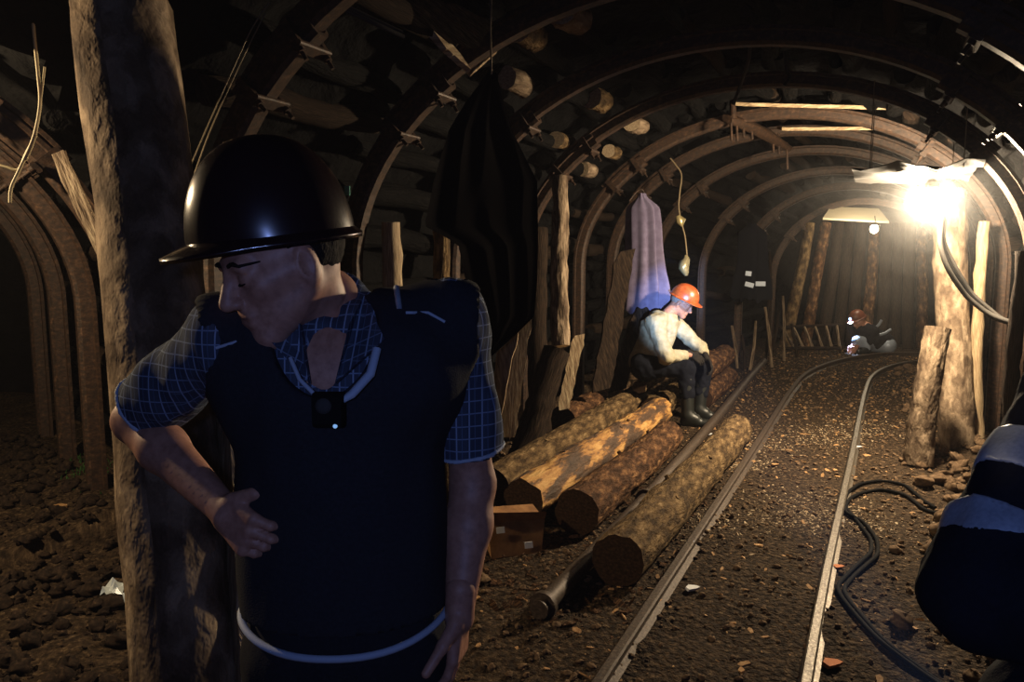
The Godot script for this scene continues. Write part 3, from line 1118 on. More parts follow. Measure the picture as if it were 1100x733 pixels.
func build_posts() -> void:
	# the thick post at the junction, leaning a little
	var top := P(132, 40, 2.55)
	var low := P(197, 640, 2.32)
	var d := (low - top).normalized()
	make_post(low + d * (low.y / -d.y), top - d * 0.12, 0.15, 0.165, M.bark_grey, "thick grey junction post lit along its left side", "timber_post", 0.015)
	make_plank(P(62, 165, 2.75), P(140, 330, 2.72), Vector3(0.022, 0.01, 0.0), 0.012, M.wood_pale, "bright splintered slat jammed between arch and thick post")
	make_plank(P(239, 395, 2.46), P(257, 830, 2.3), Vector3(0.59, 0, 0.81) * 0.11, 0.02, M.wood_pale, "pale split board standing behind the hand on hip")
	# left wall behind the man and beside the logs
	make_post(T(3.75, -2.13, 0.0), T(3.7, -2.12, 1.75), 0.06, 0.055, M.wood_pale, "pale peeled prop rising behind the vest man's shoulder seam")
	make_post(P(478, 330, 4.6) * Vector3(1, 0, 1), P(472, 244, 4.6), 0.055, 0.05, M.bark_brown, "short lit prop seen above the vest man's sleeve")
	var foot := T(4.9, -1.87)
	make_post(foot, P(600, 376, 5.75), 0.11, 0.1, M.wood_dark, "dark leaning prop rising from the pale log's near end", "timber_post", 0.02)
	make_post(P(603, 372, 5.72), P(600, 190, 5.86), 0.075, 0.06, M.bark_grey, "cracked pale prop standing on the dark leaning prop", "timber_post", 0.014)
	make_post(P(580, 470, 6.15) * Vector3(1, 0, 1), P(577, 245, 6.15), 0.09, 0.08, M.wood_dark, "dark upright prop beside the cracked pale prop")
	make_plank(P(545, 470, 4.75), P(565, 330, 4.9), Vector3(0.05, 0.0, 0.0), 0.02, M.wood_pale, "pale lagging board left of the dark leaning prop")
	make_plank(P(523, 480, 4.4), P(548, 355, 4.5), Vector3(0.05, 0.01, 0.0), 0.02, M.wood_pale, "rough bark board beside the vest man's sleeve cuff")
	make_plank(P(605, 440, 6.0), P(622, 360, 6.0), Vector3(0.05, 0.01, 0.0), 0.02, M.wood_pale, "pale board behind the small dark log")
	make_plank(P(645, 420, 6.6), P(672, 270, 6.9), Vector3(0.09, 0.02, -0.02), 0.025, M.wood_dark, "wide leaning lagging board left of the lilac coat")
	make_plank(P(662, 420, 7.2), P(690, 330, 7.3), Vector3(0.09, 0.02, -0.02), 0.025, M.wood_dark, "wide board below the lilac coat")
	# right side
	var stub := G(986, 500, 0.0)
	make_post(stub, P(1005, 352, 5.55), 0.1, 0.085, M.bark_grey, "short pale stub post standing below the bright bulb", "timber_post", 0.014)
	var tall := G(1026, 484, 0.0)
	make_post(tall, P(1022, 205, 6.2), 0.13, 0.12, M.bark_grey, "tall knobbly post right behind the stub post", "timber_post", 0.02)
	make_post(P(1058, 316, 5.9) + Vector3(0.02, -1.28, 0), P(1056, 238, 5.9), 0.045, 0.04, M.wood_pale, "slim pale pole beside the tall knobbly post")
	make_post(P(1093, 420, 4.55) * Vector3(1, 0, 1), P(1097, 270, 4.55), 0.045, 0.04, M.wood_dark, "thin grey pole under the sagging cables")
	var tin := thing("added_tin_sheet", "dented dark tin sheet hung by wires over the bright bulb, added to shade the roof", "tin sheet", lamp_near + Vector3(0, 0.13, 0))  # added sheet, keeps the bulb's light off the near roof
	var tm := MB.new()
	for side_ in 2:
		for i in 15:
			for j in 15:
				var p := T(lerpf(5.1, 6.04, i / 14.0), lerpf(0.3, 1.0, j / 14.0), lamp_near.y + 0.14 + 0.05 * bump_noise.get_noise_2d(i * 0.15, j * 0.15) + 0.006 * side_)
				if i in [0, 14] or j in [0, 14]:
					p += HS * 0.07 * bump_noise.get_noise_2d(j * 0.4, i * 0.4 + 9.0)
				tm.v.append(p)
				tm.n.append(Vector3.UP)
				tm.uv.append(Vector2(i, j) * 0.1)
		for i in 14:
			for j in 14:
				var q := side_ * 225 + i * 15 + j
				tm.ix.append_array(PackedInt32Array([q, q + 16, q + 1, q, q + 15, q + 16]) if side_ == 0 else PackedInt32Array([q, q + 1, q + 16, q, q + 16, q + 15]))
	tm.smooth_from(0)
	put(tm, "sheet", M.tin, tin)
	for q in [[5.2, 0.4, 2.62], [5.2, 0.9, 2.42], [5.98, 0.4, 2.62], [5.98, 0.9, 2.42]]:
		var hm := MB.new()
		hm.tube([T(q[0], q[1], lamp_near.y + 0.13), T(q[0], q[1], q[2])], [0.003], 5)
		put(hm, "hanger", M.wire, tin)
	make_plank(P(789, 111, 6.65), P(986, 116, 6.35), Vector3(0, 0.02, -0.06), 0.015, M.wood_pale, "long pale roof lath lying level over the arch crown")
	make_plank(P(838, 138, 7.0), P(948, 137, 6.8), Vector3(0, 0.02, -0.08), 0.015, M.wood_pale, "short pale roof lath just past the tin sheet")
	# end of the tunnel
	var ex := [848, 868, 884, 899, 914, 930, 946, 960, 975, 990]
	for i in ex.size():
		var x: float = ex[i]
		var dd: float = 12.75 + 0.22 * (i % 2) - 0.1 * maxi(i - 5, 0) + (0.0 if i > 1 else -0.15)
		var lean: float = 22.0 - i * 2.4
		var b := P(x - (4 if i < 2 else 0), 370, dd)
		make_post(Vector3(b.x, 0, b.z), P(x + maxf(lean, 0.0), 240, dd + 0.1), rng.randf_range(0.085, 0.105), rng.randf_range(0.08, 0.095), ([M.bark_brown, M.bark_red][i] if i < 2 else [M.wood_dark, M.bark_red, M.wood_dark, M.wood_dark][i % 4]), ["leaning brown post at the left of the tunnel end", "second leaning post at the tunnel end, lit red-brown"][i] if i < 2 else "upright timber post closing the tunnel end, %s after the leaning pair" % ["first", "second", "third", "fourth", "fifth", "sixth", "seventh", "eighth"][i - 2], "timber_post", 0.012, "posts closing the tunnel end")
	# thin sticks along the left wall, far
	var sticks := [[822, 330, 829, 395], [829, 300, 822, 392], [841, 318, 842, 388], [838, 325, 828, 385], [812, 345, 806, 398], [797, 360, 800, 398], [786, 350, 792, 396], [850, 348, 856, 384], [818, 255, 812, 290], [827, 270, 826, 330]]
	for k in sticks.size():
		var q: Array = sticks[k]
		var base := G(q[2], maxf(q[3], 382), 0.0)
		var dep := (base - CAM).dot(ray_of(550, 366.5).normalized())
		var tp := P(q[0], q[1], dep + 0.1)
		if k >= 8:
			base = P(q[2], q[3], 10.6)
			tp = P(q[0], q[1], 10.6)
		var mb := MB.new()
		mb.tube([base, base.lerp(tp, 0.5) + Vector3(0.015, 0, 0), tp], [0.022, 0.024, 0.018], 8, true, bump_noise, 0.006)
		put_base(mb, "thin_stick", M.wood_dark if k % 2 else M.bark_grey, base, "thin bare stick propped along the left wall past the seated miner", "stick", "thin sticks by the left wall")

# ------------------------------------------------------------------ people
func head_field(c: Vector3, ax: Basis, cell: float, neck: Vector3, neck_r := 0.058, k := 1.0) -> Field:
	# ax: x = the person's left, y = up, z = the way the face looks
	var f := Field.new(c - Vector3.ONE * 0.175 * k, c + Vector3.ONE * 0.175 * k, cell)
	var at := func(x: float, y: float, z: float) -> Vector3: return c + (ax.x * x + ax.y * y + ax.z * z) * k
	f.ell(at.call(0, 0.03, -0.012), Vector3(0.077, 0.095, 0.098) * k, ax, 0.02)
	f.ell(at.call(0, -0.045, 0.03), Vector3(0.06, 0.072, 0.062) * k, ax, 0.03)
	for s in [-1.0, 1.0]:
		f.cap(at.call(0.056 * s, -0.05, 0.0), at.call(0.016 * s, -0.108, 0.07), 0.02, 0.02, 0.03)
		f.cap(at.call(0.046 * s, -0.022, 0.062), at.call(0.064 * s, -0.012, 0.02), 0.018, 0.015, 0.025)
	f.cap(at.call(-0.014, -0.112, 0.074), at.call(0.014, -0.112, 0.074), 0.017, 0.017, 0.02)
	f.cap(at.call(-0.038, 0.014, 0.08), at.call(0.038, 0.014, 0.08), 0.013, 0.013, 0.018)
	for s in [-1.0, 1.0]:
		f.ell(at.call(0.033 * s, -0.008, 0.098), Vector3(0.018, 0.013, 0.016), ax, 0.012, true)
		f.ell(at.call(0.032 * s, -0.008, 0.077), Vector3(0.0155, 0.0125, 0.0135), ax, 0.006)
	f.cap(at.call(0, 0.004, 0.09), at.call(0, -0.038, 0.112), 0.009, 0.0135, 0.014)
	for s in [-1.0, 1.0]:
		f.ell(at.call(0.012 * s, -0.043, 0.101), Vector3(0.009, 0.008, 0.011), ax, 0.008)
		f.ell(at.call(0.079 * s, -0.014, -0.008), Vector3(0.011, 0.033, 0.02), ax * Basis(Vector3.UP, 0.3 * s), 0.012)
		f.ell(at.call(0.089 * s, -0.01, -0.002), Vector3(0.006, 0.02, 0.01), ax, 0.006, true)
	f.ell(at.call(0, -0.068, 0.082), Vector3(0.026, 0.02, 0.016), ax, 0.015)
	f.cap(at.call(-0.019, -0.066, 0.09), at.call(0.019, -0.066, 0.09), 0.0065, 0.0065, 0.008)
	f.cap(at.call(-0.016, -0.079, 0.089), at.call(0.016, -0.079, 0.089), 0.0075, 0.0075, 0.008)
	f.cap(at.call(-0.022, -0.0725, 0.099), at.call(0.022, -0.0725, 0.099), 0.0028, 0.0028, 0.004, Vector3.ZERO, 1.0, true)
	f.cap(at.call(0, -0.04, -0.025), neck, neck_r * 0.98, neck_r, 0.03)
	return f

func add_hand(f: Field, wrist: Vector3, dir: Vector3, palm: Vector3, thumb: Vector3, curl: float, k := 1.0) -> void:
	var y := dir.normalized()
	var z := (palm - y * palm.dot(y)).normalized()
	var x := (thumb - y * thumb.dot(y) - z * thumb.dot(z)).normalized()
	f.cap(wrist - y * 0.03 * k, wrist + y * 0.02 * k, 0.027 * k, 0.027 * k, 0.02)
	for i in 4:
		var off := (0.03 - 0.02 * i) * k
		f.cap(wrist + y * 0.02 * k + x * off * 0.7, wrist + y * 0.085 * k + x * off, 0.014 * k, 0.0115 * k, 0.012)
		var p := wrist + y * (0.088 - 0.006 * absf(i - 1)) * k + x * off
		var len_: float = [0.072, 0.08, 0.074, 0.058][i] * k
		var d := y
		for seg in 3:
			d = d.rotated(x, curl * (0.7 if seg == 0 else 1.0)) if d.rotated(x, 0.2).dot(z) > d.dot(z) else d.rotated(x, -curl * (0.7 if seg == 0 else 1.0))
			var l: float = len_ * [0.45, 0.32, 0.23][seg]
			f.cap(p, p + d * l, (0.0095 - 0.0012 * seg) * k, (0.0085 - 0.0012 * seg) * k, 0.004)
			p += d * l
	var tp := wrist + y * 0.025 * k + x * 0.03 * k
	var td := (x * 0.75 + y * 0.75 + z * 0.35).normalized()
	f.cap(tp, tp + td * 0.04 * k, 0.0135 * k, 0.0115 * k, 0.01)
	tp += td * 0.04 * k
	td = (td + y * 0.5 + z * 0.3).normalized()
	f.cap(tp, tp + td * 0.05 * k, 0.0105 * k, 0.0085 * k, 0.005)

func helmet(root: Node3D, c: Vector3, ax: Basis, m: Material, w: float, l: float, hgt: float, peak: float) -> void:
	# c: middle of the rim plane; ax: x left, y up, z front
	var mb := MB.new()
	var prof := []
	for i in 15:
		var a := PI / 2 * i / 14.0
		prof.append(Vector2(pow(cos(a), 0.85) if i < 14 else 0.001, sin(a) * hgt))
	mb.lathe(c, Basis(ax.x, ax.y, ax.z), prof, 40, Vector2(w, l))
	var part := put(mb, "helmet", m, root)
	var rim := MB.new()
	var n := 48
	var inner := []
	var outer := []
	for j in n + 1:
		var a := TAU * j / n
		var fwd := maxf(0.0, sin(a))
		var ext := 0.012 + peak * pow(smoothstep(0.35, 1.0, fwd), 0.8)
		var base := c + ax.x * (cos(a) * w) + ax.z * (sin(a) * l)
		var rad := (ax.x * cos(a) + ax.z * sin(a)).normalized()
		inner.append(base - rad * 0.006 + ax.y * 0.004)
		outer.append(base + rad * ext - ax.y * (0.006 + ext * 0.12))
	for j in n:
		var t := ax.y * 0.0075
		rim.quad(inner[j] + t, inner[j + 1] + t, outer[j + 1] + t * 0.6, outer[j] + t * 0.6)
		rim.quad(outer[j] + t * 0.6, outer[j + 1] + t * 0.6, outer[j + 1] - t * 0.6, outer[j] - t * 0.6)
		rim.quad(outer[j] - t * 0.6, outer[j + 1] - t * 0.6, inner[j + 1] - t, inner[j] - t)
	rim.smooth_from(0)
	put(rim, "brim", m, part)

func boots(root: Node3D, ankle: Vector3, knee: Vector3, toe: Vector3, cell := 0.01) -> void:
	var lo := ankle.min(knee).min(toe) - Vector3.ONE * 0.16
	var hi := ankle.max(knee).max(toe) + Vector3.ONE * 0.16
	var f := Field.new(lo, hi, cell)
	var top := ankle.lerp(knee, 0.78)
	f.cap(ankle, top, 0.055, 0.07, 0.03)
	var heel := ankle + (ankle - toe) * 0.18
	heel.y = toe.y
	f.cap(heel, toe, 0.042, 0.04, 0.04)
	f.cap(ankle, ankle.lerp(toe, 0.4), 0.052, 0.048, 0.03)
	f.keep(Vector3(0, toe.y - 0.035, 0), Vector3.DOWN)
	f.keep(top, (knee - ankle))
	var mb := MB.new()
	f.into(mb)
	put(mb, "boot", M.boot_rubber, root)

func on_face(f: Field, c: Vector3, ax: Basis, x: float, y: float) -> Vector3:   # the skin's point in front of (x, y)
	var z := 0.15
	while z > 0.03:
		var q := ((c + ax.x * x + ax.y * y + ax.z * z - f.lo) / f.h).round()
		if f.v[(int(q.z) * f.ny + int(q.y)) * f.nx + int(q.x)] < 0.0:
			break
		z -= 0.001
	return c + ax.x * x + ax.y * y + ax.z * (z + 0.0015)

func eyes(root: Node3D, f: Field, c: Vector3, ax: Basis) -> void:   # lowered lids with their lashes, and the brows
	for s in [-1.0, 1.0]:
		var mb := MB.new()
		var lash := []
		var brow := []
		for i in 7:
			var dx := -0.0115 + 0.0115 * i / 3.0
			lash.append(on_face(f, c, ax, 0.032 * s + dx, -0.0135 + 14.0 * dx * dx))
			var bx := 0.014 + 0.042 * i / 6.0
			brow.append(on_face(f, c, ax, bx * s, 0.017 + 0.006 * sin(PI * i / 6.0) - 0.003 * i / 6.0) - ax.z * 0.001)
		mb.tube(lash, [0.0008, 0.0014, 0.0018, 0.0019, 0.0018, 0.0014, 0.0008], 6)
		put(mb, "eyelashes", M.hair, root)
		var br := MB.new()
		br.tube(brow, [0.0022, 0.0036, 0.0042, 0.0042, 0.0036, 0.0028, 0.0015], 8)
		put(br, "eyebrow", M.hair, root)

func facing(dir: Vector3, pitch: float, roll := 0.0) -> Basis:
	# z along dir, tipped down by pitch; x the person's left
	var z := dir.normalized()
	var x := Vector3.UP.cross(z).normalized()
	z = z.rotated(x, pitch)
	var y := z.cross(x).normalized()
	return Basis(x, y, z).rotated(z, roll)

func build_front_man() -> void:
	var d := 1.32
	var neck := P(352, 338, d + 0.03)
	var pelvis := P(372, 690, d + 0.06)
	var base := Vector3(pelvis.x, 0, pelvis.z)
	var root := thing("person", "man in maroon helmet and black vest over plaid shirt, hand on hip", "person", base)
	var fw := Vector3(0.05, 0, 1).normalized()
	var r_sh := P(243, 362, d - 0.02)
	var r_el := P(146, 452, d + 0.14)
	var r_wr := P(238, 545, d - 0.035)
	var l_sh := P(486, 345, d + 0.04)
	var l_el := P(508, 520, d + 0.1)
	var l_wr := P(494, 652, d + 0.02)
	var r_hip := pelvis + Vector3(-0.09, -0.02, 0)
	var l_hip := pelvis + Vector3(0.09, -0.02, 0)
	var r_knee := Vector3(base.x - 0.1, 0.47, base.z + 0.03)
	var l_knee := Vector3(base.x + 0.14, 0.47, base.z + 0.03)
	var r_ank := Vector3(base.x - 0.11, 0.09, base.z - 0.02)
	var l_ank := Vector3(base.x + 0.2, 0.09, base.z - 0.02)
	var face := Vector3(-sin(deg_to_rad(52)), 0, cos(deg_to_rad(52)))
	var hc := P(303, 277, 1.24)
	var hax := facing(face, deg_to_rad(20))
	# body, one continuous skin
	var mb := MB.new()
	var lo := r_el.min(l_wr).min(base) - Vector3(0.15, 0.0, 0.3)
	var f := Field.new(Vector3(r_el.x - 0.12, 0.0, base.z - 0.22), Vector3(l_el.x + 0.14, neck.y + 0.1, base.z + 0.22), 0.009)
	f.cap(neck + Vector3(0, 0.03, 0), neck - Vector3(0, 0.06, 0), 0.056, 0.065, 0.03)
	f.cap(P(300, 400, d), P(430, 395, d), 0.1, 0.1, 0.08)
	f.cap(P(364, 430, d + 0.02), pelvis, 0.135, 0.11, 0.06, fw, 1.4)
	for q in [[r_sh, r_el, r_wr], [l_sh, l_el, l_wr]]:
		f.cap(neck - Vector3(0, 0.065, 0), q[0], 0.038, 0.05, 0.04)
		f.cap(q[0], q[1], 0.05, 0.04, 0.03)
		f.cap(q[1], q[1].lerp(q[2], 0.35), 0.042, 0.043, 0.02)
		f.cap(q[1].lerp(q[2], 0.35), q[2], 0.043, 0.027, 0.02)
	for q in [[r_hip, r_knee, r_ank], [l_hip, l_knee, l_ank]]:
		f.cap(q[0], q[1], 0.085, 0.058, 0.04)
		f.cap(q[1], q[2], 0.056, 0.04, 0.03)
		f.cap(q[2], q[2] + Vector3(0, -0.05, 0.14), 0.04, 0.03, 0.03)
	f.into(mb)
	var hf0 := head_field(hc, hax, 0.0035, P(345, 345, 1.33))
	hf0.into(mb)
	for q in [[r_wr, (P(270, 578, d - 0.085) - r_wr), Vector3(0.5, -0.1, -0.9), Vector3(0.2, 1, 0.2), 0.8], [l_wr, Vector3(-0.05, -1, 0.12), Vector3(-1, 0, -0.2), Vector3(-0.1, 0, 1), 0.35]]:
		var hf := Field.new(q[0] - Vector3.ONE * 0.21, q[0] + Vector3.ONE * 0.21, 0.0035)
		add_hand(hf, q[0], q[1], q[2], q[3], q[4])
		hf.into(mb)
	put(mb, "body", M.skin, root)
	eyes(root, hf0, hc, hax)
	var hair := Field.new(hc - Vector3.ONE * 0.14, hc + Vector3.ONE * 0.14, 0.005)
	hair.ell(hc + hax.y * 0.028 - hax.z * 0.016, Vector3(0.082, 0.1, 0.102), hax, 0.01)
	hair.keep(hc + hax.z * 0.012, hax.z + hax.y * -0.1)
	hair.keep(hc - hax.y * 0.06, -hax.y)
	hair.ell(hc + hax.z * 0.075 - hax.y * 0.02, Vector3(0.09, 0.06, 0.085), hax, 0.01, true)
	for s in [-1.0, 1.0]:
		hair.ell(hc + hax.x * 0.085 * s - hax.y * 0.02, Vector3(0.022, 0.045, 0.03), hax, 0.006, true)
	hair.ruffle(bump_noise, 0.002, Vector3.ONE * 60)
	var hm := MB.new()
	hair.into(hm)
	put(hm, "hair", M.hair, root)
	helmet(root, P(294, 258, 1.25), facing(face.rotated(Vector3.UP, -0.15), deg_to_rad(8)), M.helmet_maroon, 0.12, 0.137, 0.172, 0.03)
	# shirt: torso under the vest, sleeves, open collar
	var sm := MB.new()
	var sf := Field.new(Vector3(r_el.x - 0.14, 0.85, base.z - 0.32), Vector3(l_el.x + 0.16, neck.y + 0.1, base.z + 0.32), 0.0095)
	sf.cap(P(300, 400, d), P(430, 395, d), 0.106, 0.106, 0.08)
	sf.cap(P(364, 430, d + 0.02), P(370, 640, d + 0.06), 0.15, 0.145, 0.06, fw, 1.45)
	for q in [[r_sh, r_el, 0.86], [l_sh, l_el, 0.82]]:
		sf.cap(neck - Vector3(0, 0.045, 0), q[0], 0.056, 0.064, 0.05)
		sf.cap(q[0], q[0].lerp(q[1], 0.95), 0.066, 0.066, 0.04)
	sf.cap(neck + Vector3(0, 0.012, -0.02), neck - Vector3(0, 0.05, 0), 0.068, 0.085, 0.03)
	sf.ruffle(bump_noise, 0.011, Vector3(9, 6, 9))
	sf.keep(r_sh.lerp(r_el, 0.84), r_el - r_sh, 0.17)
	sf.keep(l_sh.lerp(l_el, 0.8), l_el - l_sh, 0.17)
	sf.ell(P(345, 372, d - 0.12), Vector3(0.035, 0.075, 0.05), Basis.IDENTITY, 0.01, true)
	sf.keep(neck + Vector3(0, 0.055, 0), Vector3(0, 1, 0.5), 0.14)
	sf.keep(P(372, 640, d), Vector3.DOWN)
	sf.into(sm)
	put(sm, "shirt", M.plaid_shirt, root)
	for q in [[r_sh, r_el, 0.815], [l_sh, l_el, 0.775]]:
		var hemf := Field.new(q[0].lerp(q[1], q[2]) - Vector3.ONE * 0.11, q[0].lerp(q[1], q[2]) + Vector3.ONE * 0.11, 0.004)
		hemf.cap(q[0], q[0].lerp(q[1], 0.95), 0.0695, 0.0695, 0.04)
		hemf.ruffle(bump_noise, 0.011, Vector3(9, 6, 9))
		hemf.keep(q[0].lerp(q[1], q[2] + 0.012), q[1] - q[0])
		hemf.keep(q[0].lerp(q[1], q[2] - 0.012), q[0] - q[1])
		var hb := MB.new()
		hemf.into(hb)
		put(hb, "cuff_piping", M.piping, root)
	# collar leaves
	for s in [-1.0, 1.0]:
		var a := P(350 + 42 * s, 318, d - 0.01)
		var b := P(352 + 62 * s, 365, d - 0.105)
		var c := P(347 + 14 * s, 412, d - 0.135)
		var e := P(350 + 26 * s, 350, d - 0.1)
		var cm := MB.new()
		var th := Vector3(0, 0.002, 0.008)
		cm.quad(a + th, b + th, c + th, e + th)
		cm.quad(a - th, e - th, c - th, b - th)
		for q in [[a, b], [b, c], [c, e], [e, a]]:
			cm.quad(q[0] + th, q[0] - th, q[1] - th, q[1] + th)
		put(cm, "collar", M.plaid_shirt, root)
	# vest
	var vm := MB.new()
	var vf := Field.new(Vector3(P(215, 400, d).x, 0.78, base.z - 0.3), Vector3(P(520, 400, d + 0.1).x, neck.y + 0.06, base.z + 0.3), 0.009)
	vf.cap(P(296, 402, d), P(434, 397, d), 0.117, 0.117, 0.08)
	vf.cap(P(364, 430, d + 0.02), P(372, 690, d + 0.05), 0.186, 0.186, 0.06, fw, 1.42)
	vf.cap(neck - Vector3(0.03, 0.05, 0), r_sh, 0.07, 0.085, 0.05)
	vf.cap(neck - Vector3(-0.03, 0.05, 0), l_sh, 0.07, 0.085, 0.05)
	vf.ruffle(bump_noise, 0.009, Vector3(7, 3, 7))
	for q in [[r_sh, r_el], [l_sh, l_el]]:   # armholes
		vf.cap(q[0] + (q[0] - neck) * 0.5, q[0] + (q[0] - neck) * 1.0, 0.09, 0.1, 0.01, Vector3.ZERO, 1.0, true)
		vf.cap(q[0].lerp(q[1], 0.35) + (q[0] - neck) * 0.2, q[0].lerp(q[1], 0.95) + (q[0] - neck) * 0.1, 0.07, 0.075, 0.01, Vector3.ZERO, 1.0, true)
	vf.ell(P(348, 352, d - 0.1), Vector3(0.085, 0.115, 0.11), Basis.IDENTITY, 0.01, true)
	vf.cap(neck + Vector3(0, 0.1, 0), neck - Vector3(0, 0.02, 0), 0.088, 0.085, 0.01, Vector3.ZERO, 1.0, true)
	vf.keep(P(372, 662, d), Vector3(0, -1, 0))
	vf.into(vm)
	var vest := put(vm, "vest", M.black_vest, root)
	# pale piping: the hem, the shoulder seams, the collar edge
	var hem := []
	for i in 33:
		var a := PI * i / 32.0
		hem.append(P(372, 664, d + 0.05) + Vector3(-cos(a) * 0.187, -0.004 + 0.028 * pow(absf(cos(a)), 3), sin(a) * 0.135))
	var hp := MB.new()
	hp.tube(hem, [0.0065], 8)
	put(hp, "hem_piping", M.piping, vest)
	for q in [[[232, 374], [258, 366], [292, 361]], [[436, 336], [460, 336], [478, 346]]]:
		var pp := MB.new()
		var pts := []
		for i in 13:
			var k := i / 6.0
			var w0: Array = q[mini(int(k), 1)]
			var w1: Array = q[mini(int(k), 1) + 1]
			var fk := k - mini(int(k), 1)
			pts.append(on_front(vf, P(lerpf(w0[0], w1[0], fk), lerpf(w0[1], w1[1], fk), d - 0.3)))
		pp.tube(pts, [0.0028], 6)
		put(pp, "seam_piping", M.piping, vest)
	var tagm := MB.new()
	tagm.tube([on_front(vf, P(426, 309, d - 0.3)), on_front(vf, P(427, 317, d - 0.3)), on_front(vf, P(428, 325, d - 0.3)), on_front(vf, P(429, 333, d - 0.3))], [0.0055], 8)
	put(tagm, "reflective_tab", M.reflective, vest)
	# lanyard and small chest lamp
	var lan := MB.new()
	lan.tube([P(405, 375, d - 0.15), P(398, 402, d - 0.17), P(378, 424, d - 0.182), P(362, 434, d - 0.187)], [0.007, 0.0075, 0.007, 0.004], 8)
	lan.tube([P(312, 385, d - 0.15), P(322, 408, d - 0.172), P(338, 424, d - 0.182), P(350, 432, d - 0.187)], [0.0035], 8)
	put(lan, "lanyard", M.piping, root)
	var lamp := MB.new()
	var lc := P(353, 440, d - 0.195)
	lamp.box(lc, Vector3(0.022, 0, 0), Vector3(0, 0.026, 0), Vector3(0, 0, 0.014), 0.006)
	var lp := put(lamp, "chest_lamp", M.black_rubber, root)
	var ls := MB.new()
	ls.lathe(lc + Vector3(-0.004, 0.008, 0.014), Basis(Vector3.RIGHT, Vector3(0, 0, 1), Vector3.DOWN), [Vector2(0.012, -0.002), Vector2(0.012, 0.003), Vector2(0.006, 0.005), Vector2(0.0005, 0.005)], 14)
	put(ls, "lens", M.cable_grey, lp)
	var led := MB.new()
	led.ball(P(360, 458, d - 0.205), Vector3(0.0035, 0.0035, 0.0035))
	put(led, "indicator_light", glow("indicator_glow", C(0.6, 0.8, 1.0), 0.6), lp)
	# trousers and boots
	var tm := MB.new()
	var tf := Field.new(Vector3(base.x - 0.3, 0.05, base.z - 0.3), Vector3(base.x + 0.3, 1.0, base.z + 0.3), 0.012)
	tf.cap(pelvis + Vector3(-0.03, 0.0, 0), pelvis + Vector3(0.03, 0.0, 0), 0.145, 0.145, 0.05, fw, 1.2)
	for q in [[r_hip, r_knee, r_ank], [l_hip, l_knee, l_ank]]:
		tf.cap(q[0], q[1], 0.1, 0.076, 0.04)
		tf.cap(q[1], q[2], 0.074, 0.062, 0.03)
	tf.ruffle(bump_noise, 0.008, Vector3(8, 5, 8))
	tf.into(tm)
	put(tm, "trousers", M.dark_trousers, root)
	for q in [[r_ank, r_knee], [l_ank, l_knee]]:
		boots(root, q[0], q[0].lerp(q[1], 0.55), q[0] + Vector3(0, -0.05, 0.15))

func on_front(f: Field, p: Vector3) -> Vector3:   # the first point of a field's surface seen from the camera through p
	var dir := (p - CAM).normalized()
	var t := (p - CAM).length() * 0.6
	for i in 400:
		var q := CAM + dir * t
		var c := ((q - f.lo) / f.h).round()
		if c.x >= 0 and c.y >= 0 and c.z >= 0 and c.x < f.nx and c.y < f.ny and c.z < f.nz:
			if f.v[(int(c.z) * f.ny + int(c.y)) * f.nx + int(c.x)] < 0.001:
				return q
		t += 0.003
	return p

